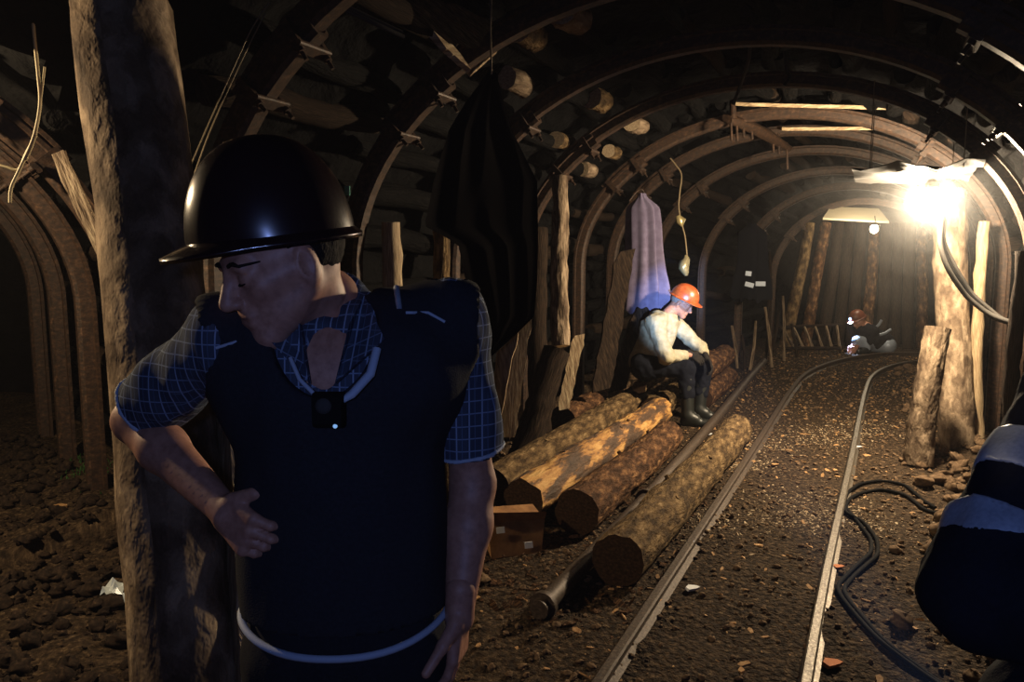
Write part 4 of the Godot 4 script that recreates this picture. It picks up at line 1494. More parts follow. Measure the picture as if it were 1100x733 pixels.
func build_seated_man() -> void:
	var d := 6.95
	var pelvis := P(694, 392, d + 0.05)
	var base := Vector3(pelvis.x, 0, pelvis.z)
	var root := thing("person", "seated man in orange helmet and cream shirt, bent over his knees on the logs", "person", base)
	var fw := Vector3(0.96, 0, 0.28).normalized()
	var lf := Vector3.UP.cross(fw).normalized()       # his left, away from the camera
	var neck := P(717, 338, d)
	var rs := P(703, 347, d - 0.14)
	var lsh := P(724, 347, d + 0.18)
	var rel := P(716, 384, d - 0.2)
	var rwr := P(743, 381, d - 0.08)
	var lel := P(751, 373, d + 0.14)
	var lwr := P(759, 385, d - 0.02)
	var rkn := P(737, 396, d - 0.12)
	var lkn := P(756, 396, d + 0.14)
	var rank := P(739, 441, d - 0.15)
	var lank := P(751, 436, d + 0.12)
	rank.y = 0.1
	lank.y = 0.1
	var hc := P(733, 325, d)
	var hax := facing(Vector3(0.88, 0, 0.48), deg_to_rad(30), 0.0)
	var mb := MB.new()
	var f := Field.new(Vector3(pelvis.x - 0.35, 0.0, pelvis.z - 0.5), Vector3(lwr.x + 0.3, neck.y + 0.12, pelvis.z + 0.5), 0.013)
	var chest := pelvis.lerp(neck, 0.72)
	f.cap(pelvis, chest, 0.12, 0.12, 0.06)
	f.cap(neck, neck - Vector3(0, 0.06, 0), 0.055, 0.06, 0.04)
	for q in [[rs, rel, rwr], [lsh, lel, lwr]]:
		f.cap(neck - Vector3(0, 0.05, 0), q[0], 0.05, 0.055, 0.05)
		f.cap(q[0], q[1], 0.043, 0.038, 0.03)
		f.cap(q[1], q[2], 0.038, 0.027, 0.025)
	for q in [[rkn, rank, -0.1], [lkn, lank, 0.1]]:
		f.cap(pelvis + lf * q[2], q[0], 0.07, 0.05, 0.04)
		f.cap(q[0], q[1], 0.05, 0.038, 0.03)
		f.cap(q[1], q[1] + fw * 0.1 - Vector3(0, 0.05, 0), 0.04, 0.03, 0.03)
	f.into(mb)
	var hf0 := head_field(hc, hax, 0.0045, neck)
	hf0.into(mb)
	put(mb, "body", M.skin, root)
	eyes(root, hf0, hc, hax)
	for q in [[rwr, Vector3(0.8, -0.5, 0.0), Vector3(0, -0.6, -0.8), Vector3(0.2, 0.8, -0.3)], [lwr, Vector3(0.3, -0.9, 0.3), Vector3(-0.8, -0.3, 0.3), Vector3(0.2, 0.3, 0.9)]]:
		var hf := Field.new(q[0] - Vector3.ONE * 0.2, q[0] + Vector3.ONE * 0.2, 0.005)
		add_hand(hf, q[0], q[1], q[2], q[3], 0.5, 1.1)
		var hm := MB.new()
		hf.into(hm)
		put(hm, "glove", M.glove, root)
	var hair := Field.new(hc - Vector3.ONE * 0.14, hc + Vector3.ONE * 0.14, 0.006)
	hair.ell(hc + hax.y * 0.026 - hax.z * 0.018, Vector3(0.081, 0.098, 0.1), hax, 0.01)
	hair.ell(hc + hax.z * 0.075 - hax.y * 0.02, Vector3(0.095, 0.09, 0.085), hax, 0.01, true)
	hair.keep(hc - hax.y * 0.05, -hax.y)
	var ham := MB.new()
	hair.into(ham)
	put(ham, "hair", M.hair_grey, root)
	helmet(root, hc + hax.y * 0.045 - hax.z * 0.005, facing(Vector3(0.9, 0, 0.44), deg_to_rad(24)), M.helmet_orange, 0.115, 0.135, 0.135, 0.04)
	var sm := MB.new()
	var sf := Field.new(Vector3(pelvis.x - 0.4, 0.3, pelvis.z - 0.5), Vector3(lwr.x + 0.2, neck.y + 0.1, pelvis.z + 0.5), 0.011)
	sf.cap(pelvis + Vector3(0, 0.02, 0), chest, 0.16, 0.15, 0.06)
	sf.cap(chest - fw * 0.06, neck - fw * 0.07 - Vector3(0, 0.06, 0), 0.13, 0.09, 0.08)
	sf.cap(neck + Vector3(0, 0.0, 0), neck - Vector3(0, 0.06, 0), 0.066, 0.09, 0.03)
	for q in [[rs, rel, rwr], [lsh, lel, lwr]]:
		sf.cap(neck - Vector3(0, 0.06, 0), q[0], 0.07, 0.075, 0.06)
		sf.cap(q[0], q[1], 0.078, 0.068, 0.04)
		sf.cap(q[1], q[1].lerp(q[2], 0.8), 0.066, 0.05, 0.03)
	sf.ruffle(bump_noise, 0.014, Vector3(9, 7, 9))
	sf.keep(rel.lerp(rwr, 0.78), rwr - rel, 0.14)
	sf.keep(lel.lerp(lwr, 0.7), lwr - lel, 0.12)
	sf.keep(neck + hax.y * 0.02, Vector3(0.25, 1, 0), 0.12)
	sf.into(sm)
	put(sm, "shirt", M.cream_shirt, root)
	var tm := MB.new()
	var tf := Field.new(Vector3(pelvis.x - 0.4, 0.05, pelvis.z - 0.5), Vector3(lkn.x + 0.25, pelvis.y + 0.25, pelvis.z + 0.5), 0.012)
	tf.cap(pelvis - lf * 0.06, pelvis + lf * 0.06, 0.145, 0.145, 0.05)
	for q in [[rkn, rank, -0.1], [lkn, lank, 0.1]]:
		tf.cap(pelvis + lf * q[2], q[0], 0.105, 0.082, 0.05)
		tf.cap(q[0], q[0].lerp(q[1], 0.6), 0.082, 0.066, 0.03)
	tf.ruffle(bump_noise, 0.012, Vector3(9, 9, 9))
	tf.into(tm)
	put(tm, "trousers", M.navy_work_cloth, root)
	boots(root, rank, rkn, rank + fw * 0.17 - Vector3(0, 0.06, 0))
	boots(root, lank, lkn, lank + fw * 0.15 - Vector3(0, 0.06, 0))

func build_crouching_man() -> void:
	var d := 12.0
	var pelvis := P(950, 371, d)
	var base := Vector3(pelvis.x, 0, pelvis.z)
	var root := thing("person", "crouching man in brown helmet and dark striped jacket by the ladder", "person", base)
	var fw := Vector3(-0.95, 0, 0.3).normalized()
	var lf := Vector3.UP.cross(fw).normalized()
	var neck := P(930, 350, d)
	var hc := P(922, 344, d)
	var hax := facing(fw, deg_to_rad(35))
	var sh := [neck + lf * 0.17 - Vector3(0, 0.06, 0), neck - lf * 0.17 - Vector3(0, 0.06, 0)]
	var wr := P(918, 372, d - 0.1)
	var kn := P(921, 366, d - 0.12)
	var an := P(931, 378, d - 0.12)
	an.y = 0.09
	var kn2 := P(934, 377, d + 0.15)
	kn2.y = 0.08
	var an2 := kn2 - fw * 0.38
	an2.y = 0.08
	var mb := MB.new()
	var f := Field.new(base + Vector3(-0.7, 0, -0.55), base + Vector3(0.6, 0.85, 0.55), 0.015)
	f.cap(pelvis, neck - Vector3(0, 0.06, 0), 0.12, 0.12, 0.06)
	f.cap(neck, hc, 0.055, 0.055, 0.03)
	for s in sh:
		var el: Vector3 = s.lerp(wr, 0.5) - fw * 0.08 - Vector3(0, 0.06, 0)
		f.cap(s, el, 0.05, 0.042, 0.03)
		f.cap(el, wr, 0.04, 0.028, 0.03)
	for q in [[kn, an, -0.1], [kn2, an2, 0.1]]:
		f.cap(pelvis + lf * q[2], q[0], 0.075, 0.055, 0.04)
		f.cap(q[0], q[1], 0.052, 0.04, 0.03)
	f.into(mb)
	head_field(hc, hax, 0.007, neck).into(mb)
	for k in 2:
		var hf := Field.new(wr - Vector3.ONE * 0.2, wr + Vector3.ONE * 0.2, 0.006)
		add_hand(hf, wr + lf * (0.05 - 0.1 * k), fw * 0.6 - Vector3.UP * 0.8, lf * (-1.0 + 2.0 * k), fw, 0.4)
		hf.into(mb)
	put(mb, "body", M.skin, root)
	helmet(root, hc + hax.y * 0.045, facing(fw, deg_to_rad(25)), M.helmet_brown, 0.115, 0.135, 0.135, 0.04)
	var jm := MB.new()
	var jf := Field.new(base + Vector3(-0.6, 0, -0.55), base + Vector3(0.5, 0.85, 0.55), 0.013)
	jf.cap(pelvis + Vector3(0, 0.04, 0), neck - Vector3(0, 0.1, 0), 0.16, 0.15, 0.06)
	for s in sh:
		var el: Vector3 = s.lerp(wr, 0.5) - fw * 0.08 - Vector3(0, 0.06, 0)
		jf.cap(neck - Vector3(0, 0.08, 0), s, 0.08, 0.085, 0.05)
		jf.cap(s, el, 0.075, 0.065, 0.04)
		jf.cap(el, el.lerp(wr, 0.8), 0.062, 0.05, 0.03)
	jf.ruffle(bump_noise, 0.014, Vector3(8, 8, 8))
	jf.into(jm)
	var jacket := put(jm, "jacket", M.navy_work_cloth, root)
	for q in [[[942, 351], [947, 344]], [[945, 360], [957, 354]]]:
		var st := MB.new()
		var a := on_front(jf, P(q[0][0], q[0][1], d - 1.0))
		var b := on_front(jf, P((q[0][0] + q[1][0]) / 2.0, (q[0][1] + q[1][1]) / 2.0 + 1, d - 1.0))
		var c := on_front(jf, P(q[1][0], q[1][1], d - 1.0))
		st.tube([a, b, c], [0.02], 8)
		put(st, "reflective_stripe", M.reflective, jacket)
	var tm := MB.new()
	var tf := Field.new(base + Vector3(-0.7, 0, -0.5), base + Vector3(0.6, 0.7, 0.5), 0.013)
	tf.cap(pelvis - lf * 0.05, pelvis + lf * 0.05, 0.14, 0.14, 0.04)
	for q in [[kn, an, -0.1], [kn2, an2, 0.1]]:
		tf.cap(pelvis + lf * q[2], q[0], 0.095, 0.078, 0.04)
		tf.cap(q[0], q[1], 0.076, 0.064, 0.03)
	tf.into(tm)
	put(tm, "trousers", M.reflective, root)
	boots(root, an, kn, an + fw * 0.16 - Vector3(0, 0.05, 0))
	# his cap lamp
	var cl := hc + hax.y * 0.11 + hax.z * 0.12
	var lm := MB.new()
	lm.ball(cl, Vector3.ONE * 0.025)
	put(lm, "cap_lamp_light", glow("cap_lamp_glow", C(0.65, 0.78, 1.0), 3.0), root)
	spot("crouching_cap_light", cl + hax.z * 0.03, P(923, 368, d - 0.1), C(0.6, 0.75, 1.0), 14.0, 30, 0.5, 0.02)

func build_striped_sleeve_man() -> void:
	var sh := P(1185, 405, 1.06)
	var el := P(1062, 630, 0.95)
	var wr := P(1205, 690, 0.78)
	var base := Vector3(sh.x + 0.16, 0, sh.z - 0.02)
	var root := thing("person", "man in dark jacket whose sleeve has two wide grey reflective bands", "person", base)
	var neck := Vector3(base.x, 1.43, base.z)
	var sh2 := Vector3(base.x + 0.2, sh.y, base.z + 0.05)
	var pelvis := Vector3(base.x - 0.02, 0.9, base.z)
	var el2 := sh2 + Vector3(0.1, -0.27, 0.1)
	var wr2 := el2 + Vector3(-0.05, -0.16, 0.17)
	var fw := Vector3(0.35, 0, 0.94).normalized()
	var hc := neck + Vector3(0.0, 0.16, 0.02)
	var mb := MB.new()
	var f := Field.new(Vector3(base.x - 0.6, 0, base.z - 0.4), Vector3(base.x + 0.5, 1.5, base.z + 0.6), 0.018)
	f.cap(pelvis, Vector3(base.x, 1.2, base.z), 0.14, 0.13, 0.06)
	f.cap(neck - Vector3(0, 0.06, 0), hc, 0.055, 0.055, 0.03)
	for q in [[sh, el, wr], [sh2, el2, wr2]]:
		f.cap(neck - Vector3(0, 0.06, 0), q[0], 0.055, 0.055, 0.05)
		f.cap(q[0], q[1], 0.05, 0.042, 0.03)
		f.cap(q[1], q[2], 0.042, 0.028, 0.03)
	for s in [-1.0, 1.0]:
		f.cap(pelvis + Vector3(0.09 * s, 0, 0), Vector3(base.x + 0.1 * s, 0.47, base.z), 0.08, 0.058, 0.04)
		f.cap(Vector3(base.x + 0.1 * s, 0.47, base.z), Vector3(base.x + 0.11 * s, 0.09, base.z), 0.056, 0.04, 0.03)
	f.into(mb)
	head_field(hc, facing(fw, 0.15), 0.006, neck).into(mb)
	for q in [[wr, Vector3(0.6, 0.0, 0.6), Vector3(-0.5, 0, 0.6), Vector3.UP], [wr2, Vector3(-0.5, -0.1, 0.8), Vector3(-0.8, 0, -0.4), Vector3.UP]]:
		var hf := Field.new(q[0] - Vector3.ONE * 0.2, q[0] + Vector3.ONE * 0.2, 0.005)
		add_hand(hf, q[0], q[1], q[2], q[3], 0.6)
		hf.into(mb)
	put(mb, "body", M.skin, root)
	helmet(root, hc + Vector3(0, 0.05, 0), facing(fw, 0.1), M.helmet_brown, 0.115, 0.135, 0.14, 0.04)
	var jm := MB.new()
	var jf := Field.new(Vector3(base.x - 0.6, 0.62, base.z - 0.4), Vector3(base.x + 0.5, 1.5, base.z + 0.6), 0.011)
	jf.cap(Vector3(base.x, 1.25, base.z), Vector3(base.x, 1.0, base.z), 0.165, 0.165, 0.06)
	jf.cap(Vector3(base.x, 1.0, base.z), P(1180, 900, 1.05), 0.17, 0.2, 0.05)
	for q in [[sh, el, wr], [sh2, el2, wr2]]:
		jf.cap(neck - Vector3(0, 0.07, 0), q[0], 0.08, 0.085, 0.05)
		jf.cap(q[0], q[1], 0.085, 0.078, 0.03)
		jf.cap(q[1], q[1].lerp(q[2], 0.85), 0.076, 0.055, 0.03)
	jf.ruffle(bump_noise, 0.012, Vector3(8, 8, 8))
	jf.keep(neck + Vector3(0, 0.02, 0), Vector3.UP)
	jf.into(jm)
	var jacket := put(jm, "jacket", M.navy_work_cloth, root)
	for k in 2:
		var t0: float = [0.44, 0.78][k]
		var c := sh.lerp(el, t0 + 0.09)
		var bf := Field.new(c - Vector3.ONE * 0.16, c + Vector3.ONE * 0.16, 0.006)
		bf.cap(sh, el, 0.0885, 0.0815, 0.03)
		bf.ruffle(bump_noise, 0.012, Vector3(8, 8, 8))
		bf.keep(sh.lerp(el, t0 + 0.19), el - sh)
		bf.keep(sh.lerp(el, t0), sh - el)
		var bm := MB.new()
		bf.into(bm)
		put(bm, "reflective_band", M.reflective, jacket)
	var tm := MB.new()
	var tf := Field.new(Vector3(base.x - 0.3, 0.05, base.z - 0.3), Vector3(base.x + 0.3, 1.0, base.z + 0.3), 0.018)
	for s in [-1.0, 1.0]:
		tf.cap(pelvis + Vector3(0.09 * s, 0, 0), Vector3(base.x + 0.1 * s, 0.47, base.z), 0.1, 0.078, 0.04)
		tf.cap(Vector3(base.x + 0.1 * s, 0.47, base.z), Vector3(base.x + 0.11 * s, 0.09, base.z), 0.076, 0.065, 0.03)
	tf.into(tm)
	put(tm, "trousers", M.dark_trousers, root)
	for s in [-1.0, 1.0]:
		boots(root, Vector3(base.x + 0.11 * s, 0.09, base.z), Vector3(base.x + 0.1 * s, 0.3, base.z), Vector3(base.x + 0.13 * s, 0.04, base.z + 0.15), 0.014)
	# the lamp that throws the cool beam on the seated man
	spot("hand_lamp_beam", torch_at, P(733, 333, 6.9), C(0.62, 0.76, 1.0), 130.0, 4.2, 0.9, 0.02)

# ------------------------------------------------------------------ hanging things
func wire(pts: Array, r: float, m: Material, called: String, label: String, category: String, group := "", smooth := true) -> void:
	var mb := MB.new()
	mb.tube(rail_path(pts, 6) if smooth else pts, [r], 7)
	put_base(mb, called, m, pts[pts.size() - 1], label, category, group)

func coat(called: String, m: Material, top: Vector3, bottom: Vector3, w0: float, w1: float, depth: float, side: Vector3, label: String, folds := 7) -> Node3D:
	var root := thing(called, label, "coat", bottom)
	var mb := MB.new()
	var front := side.cross(Vector3.UP).normalized()
	var n := 72
	var rows := 40
	for i in rows + 1:
		var k := float(i) / rows
		var c := top.lerp(bottom, k)
		var w := lerpf(w0, w1, 0.62 * smoothstep(0.0, 0.14, k) + 0.38 * k) * (1.0 + 0.05 * sin(k * 9.0))
		for j in n + 1:
			var a := TAU * (j % n) / n
			var fold := 1.0 + (0.14 + 0.26 * k) * sin(a * folds + sin(k * 4.0) * 0.8) * (0.6 + 0.4 * sin(a * 2.0 + 1.0))
			var p := c + side * (cos(a) * w * fold) + front * (sin(a) * depth * fold * (0.45 + 0.55 * k))
			if i == rows:
				p.y += 0.03 * sin(a * 5.0) + 0.02 * sin(a * 11.0)
			mb.v.append(p)
			mb.n.append(Vector3.UP)
			mb.uv.append(Vector2(float(j) / n, k))
	for i in rows:
		for j in n:
			var a0 := i * (n + 1) + j
			var b0 := a0 + n + 1
			mb.ix.append_array(PackedInt32Array([a0, a0 + 1, b0 + 1, a0, b0 + 1, b0]))
	mb.smooth_from(0)
	put(mb, "cloth", m, root)
	return root

func build_hanging() -> void:
	# lilac coat on a hook
	var hook := P(684, 206, 7.3)
	var side := Vector3(0.9, 0, 0.43).normalized()
	coat("hanging_coat", M.lilac_cloth, P(690, 208, 7.35), P(693, 332, 7.35), 0.03, 0.2, 0.12, side, "lilac coat hanging in folds above the seated miner", 9)
	wire([P(676, 216, 7.3), hook, P(690, 204, 7.35), P(694, 212, 7.35)], 0.008, M.rust, "coat_hook", "rusty wire hook holding the lilac coat", "hook")
	# dark work coat with reflective patches, by the far left wall
	var cw := coat("hanging_coat", M.navy_work_cloth, P(808, 240, 10.4), P(807, 322, 10.4), 0.05, 0.22, 0.14, Vector3(0.9, 0, 0.43).normalized(), "dark work coat with small reflective patches hanging on the far left wall", 5)
	for q in [[804, 294, 6, 5, 0.1], [805, 306, 9, 5, 0.25], [817, 305, 10, 5, 0.0]]:
		var mb := MB.new()
		var c := P(q[0], q[1], 10.4)
		c += (CAM - c).normalized() * 0.17
		var x := Vector3(0.95, -q[4], 0.2).normalized()
		var y := Vector3(0, 1, 0)
		mb.box(c, x * (q[2] * 0.5 * 0.013), (y - x * y.dot(x)).normalized() * (q[3] * 0.5 * 0.013), Vector3(-0.2, 0, 1).normalized() * 0.006, 0.002)
		put(mb, "reflective_patch", M.reflective, cw)
	# dark sheet hung in folds before the left wall
	var sl := [[78, 524, 533], [110, 500, 541], [140, 482, 550], [195, 466, 577], [243, 456, 578], [262, 492, 578], [300, 500, 577], [340, 508, 574], [362, 515, 552], [382, 519, 530]]
	var sheet := MB.new()
	var cols := 24
	var rows := 44
	for side_ in 2:
		for i in rows + 1:
			var y := lerpf(78, 382, float(i) / rows)
			var k := 0
			while k < sl.size() - 2 and sl[k + 1][0] < y:
				k += 1
			var kk: float = (y - sl[k][0]) / (sl[k + 1][0] - sl[k][0])
			for j in cols + 1:
				var x := lerpf(lerpf(sl[k][1], sl[k + 1][1], kk), lerpf(sl[k][2], sl[k + 1][2], kk), float(j) / cols)
				sheet.v.append(P(x, y, 3.1 + 0.035 * bump_noise.get_noise_2d(j * 0.13, i * 0.02) * minf(1.0, i / 9.0) + 0.012 * side_))
				sheet.n.append(Vector3.UP)
				sheet.uv.append(Vector2(j, i) * 0.02)
		for i in rows:
			for j in cols:
				var a := side_ * (rows + 1) * (cols + 1) + i * (cols + 1) + j
				var b := a + cols + 1
				sheet.ix.append_array(PackedInt32Array([a, a + 1, b + 1, a, b + 1, b]) if side_ == 0 else PackedInt32Array([a, b + 1, a + 1, a, b, b + 1]))
	sheet.smooth_from(0)
	put_base(sheet, "hanging_sheet", M.tarp, P(525, 382, 3.1), "black sheet hanging from the roof behind the vest man's shoulder", "sheet")
	wire([P(528, -10, 3.1), P(527, 30, 3.1), P(528, 80, 3.1)], 0.004, M.wire, "sheet_cord", "thin cord holding up the black sheet", "cord")
	# dangling wire with a foil bag
	wire([P(720, 170, 7.75), P(732, 188, 7.75), P(730, 208, 7.75), P(729, 222, 7.75), P(731, 235, 7.75), P(736, 256, 7.75), P(738, 276, 7.75)], 0.009, M.wire, "dangling_wire", "twisted wire dangling from the roof with a foil bag", "wire")
	var bm := MB.new()
	var bp := []
	var br := []
	for i in 9:
		bp.append(P(736 + 1.5 * sin(i), 274 + i * 2.8, 7.75))
		br.append([0.008, 0.02, 0.035, 0.045, 0.05, 0.048, 0.045, 0.035, 0.012][i])
	bm.tube(bp, br, 12, true, bump_noise, 0.02)
	put_base(bm, "foil_bag", M.foil, bp[8], "small crumpled foil bag dangling on a wire from the roof", "bag")
	var bow := MB.new()
	bow.tube([P(728, 232, 7.75), P(731, 238, 7.75), P(733, 244, 7.75)], [0.03, 0.045, 0.01], 8, true, bump_noise, 0.02)
	put_base(bow, "foil_scrap", M.foil, P(733, 244, 7.75), "scrap of foil knotted halfway along the dangling wire", "scrap")
	# rusty bar with hanging bolts under the crown of the arch
	var bar := thing("roof_bar", "rusty bar with hanging bolts fixed under the roof", "bar", P(815, 145, 7.2))
	var b0 := P(782, 128, 6.7)
	var b1 := P(848, 160, 7.7)
	var pm := MB.new()
	pm.tube([b0, b0.lerp(b1, 0.3) + Vector3(0, 0.03, 0), b0.lerp(b1, 0.6) + Vector3(0, 0.03, 0), b1], [0.045, 0.05, 0.055, 0.03], 8, true, bump_noise, 0.03)
	pm.tube([P(786, 95, 6.7), P(788, 128, 6.7)], [0.028, 0.03], 6, true, bump_noise, 0.008)
	put(pm, "bar", M.rust, bar)
	for q in [[785, 134, 151], [791, 134, 152], [798, 133, 148], [807, 136, 150], [830, 146, 164], [836, 148, 166], [845, 158, 182]]:
		var t := MB.new()
		var dd: float = 6.7 + (q[0] - 785) / 63.0
		t.tube([P(q[0], q[1] - 5, dd), P(q[0] + 1, q[2], dd)], [0.013], 7)
		put(t, "bolt", M.rust, bar)
	# frayed cable hanging from the roof nearer the camera
	wire([P(828, -30, 4.6), P(820, 10, 4.7), P(812, 32, 4.8), P(806, 50, 4.9), P(804, 66, 5.0), P(799, 80, 5.1), P(795, 92, 5.2), P(788, 112, 5.3)], 0.012, M.cable_grey, "hanging_cable", "frayed cable trailing down from the roof before the bolted bar", "cable")
	wire([P(843, 55, 5.0), P(845, 75, 5.0), P(848, 84, 5.0), P(842, 92, 5.0)], 0.012, M.cable_grey, "cable_stub", "short stub of grey cable poking from the roof", "cable")
	# cables sagging from the lamp to the right wall
	for k in 3:
		var o := k * 5.0
		wire([P(1012 + o * 0.5, 226, 5.2 + k * 0.06), P(1010 + o * 0.4, 262 - o * 0.3, 5.12 + k * 0.06), P(1020 + o * 0.5, 292 - o * 0.8, 5.05 + k * 0.06), P(1042 + o * 0.3, 322 - o * 0.6, 4.98 + k * 0.06), P(1064, 338 - o * 0.3 + 3 * sin(k * 2), 4.88 + k * 0.06), P(1090, 347 + o * 0.2, 4.7 + k * 0.06), P(1140, 352 + o * 0.4, 4.4 + k * 0.06)], 0.017 - k * 0.002, [M.cable_grey, M.black_rubber, M.cable_grey][k], "sagging_cable", ["lowest grey cable of the bundle sagging from the bright bulb", "black middle cable of the bundle sagging from the bright bulb", "uppermost thin cable of the bundle sagging from the bright bulb"][k], "cable", "bundle of sagging cables")
	# pale cables and thin wires at the side gallery
	wire([P(33, -20, 2.62), P(36, 30, 2.62), P(41, 80, 2.62), P(43, 112, 2.62), P(36, 148, 2.62), P(22, 180, 2.62), P(12, 202, 2.62), P(11, 218, 2.62)], 0.006, M.cable_cream, "frayed_cord", "cream frayed cord hanging before the side gallery, longest strand", "cord", "frayed cords before the gallery")
	wire([P(48, 72, 2.62), P(44, 105, 2.62), P(38, 146, 2.62), P(28, 172, 2.62)], 0.004, M.cable_cream, "frayed_cord", "thin upper strand of the cream frayed cord", "cord", "frayed cords before the gallery")
	wire([P(39, 145, 2.62), P(28, 165, 2.62), P(20, 182, 2.62), P(8, 180, 2.62), P(-8, 176, 2.62)], 0.005, M.cable_cream, "frayed_cord", "cream strand curling sideways into the side gallery", "cord", "frayed cords before the gallery")
	wire([P(290, 2, 2.95), P(272, 28, 2.95), P(232, 115, 2.95), P(200, 190, 2.95), P(168, 272, 2.95)], 0.0025, M.wire, "thin_wire", "thin taut wire ending beside the maroon helmet's peak", "wire", "taut wires behind the front man")
	wire([P(285, 14, 2.98), P(262, 60, 2.98), P(220, 155, 2.98), P(190, 250, 2.98), P(172, 330, 2.98), P(163, 392, 2.98)], 0.0025, M.wire, "thin_wire", "thin taut wire running down to the front man's elbow", "wire", "taut wires behind the front man")
	# broken planks and pipes under the roof
	make_plank(P(388, -10, 3.4), P(520, 38, 3.7), Vector3(0.05, 0.07, 0.02), 0.02, M.wood_dark, "dark broken roof board pointing at the lagging ends")
	wire([P(330, -12, 3.0), P(385, 14, 3.1), P(432, 36, 3.2)], 0.012, M.cable_grey, "roof_pipe", "upper of two thin pipes under the roof over the front man", "pipe", "thin roof pipes")
	wire([P(350, 2, 3.05), P(395, 22, 3.1), P(434, 40, 3.2)], 0.01, M.cable_grey, "roof_pipe", "lower of two thin pipes under the roof over the front man", "pipe", "thin roof pipes")
	make_plank(P(468, 42, 3.6), P(496, 66, 3.7), Vector3(0.04, -0.05, 0), 0.02, M.wood_pale, "small splintered board end stuck under the roof")
	make_plank(P(505, 78, 4.3), P(548, 40, 4.4), Vector3(0.02, 0.02, 0), 0.015, M.wood_pale, "slanted lath under the lagging ends")
	# short lagging logs whose sawn ends stick out over the arch
	var ends := [[600, 8, 4.5, 0.085], [556, 30, 4.4, 0.075], [545, 84, 4.5, 0.07], [636, 104, 5.4, 0.085], [678, 132, 5.6, 0.075], [652, 162, 5.8, 0.06], [626, 182, 5.8, 0.07], [597, 150, 5.0, 0.065]]
	var el := ["biggest sawn log end poking from the roof", "sawn log end under the dark broken roof board", "sawn log end hanging lowest over the slanted lath", "sawn log end high above the cracked pale prop", "sawn log end tucked under the lit arch edge", "chipped log end over the arch clamp", "sawn log end just above the cracked prop's top", "orange splintered log end left of the arch"]
	for k in ends.size():
		var q: Array = ends[k]
		var a := P(q[0], q[1], q[2] - 1.2)
		while in_main(a, 0.13 + q[3]) and a.length() < 9.0:   # up to where it rests on the arches
			a += ray_of(q[0], q[1]) * 0.01
		make_post(a, a + HS * 0.28 + Vector3(0, 0.01, 0), q[3], q[3], [M.bark_grey, M.bark_brown][k % 2], el[k], "lagging_log", 0.01, "roof logs with sawn ends showing")

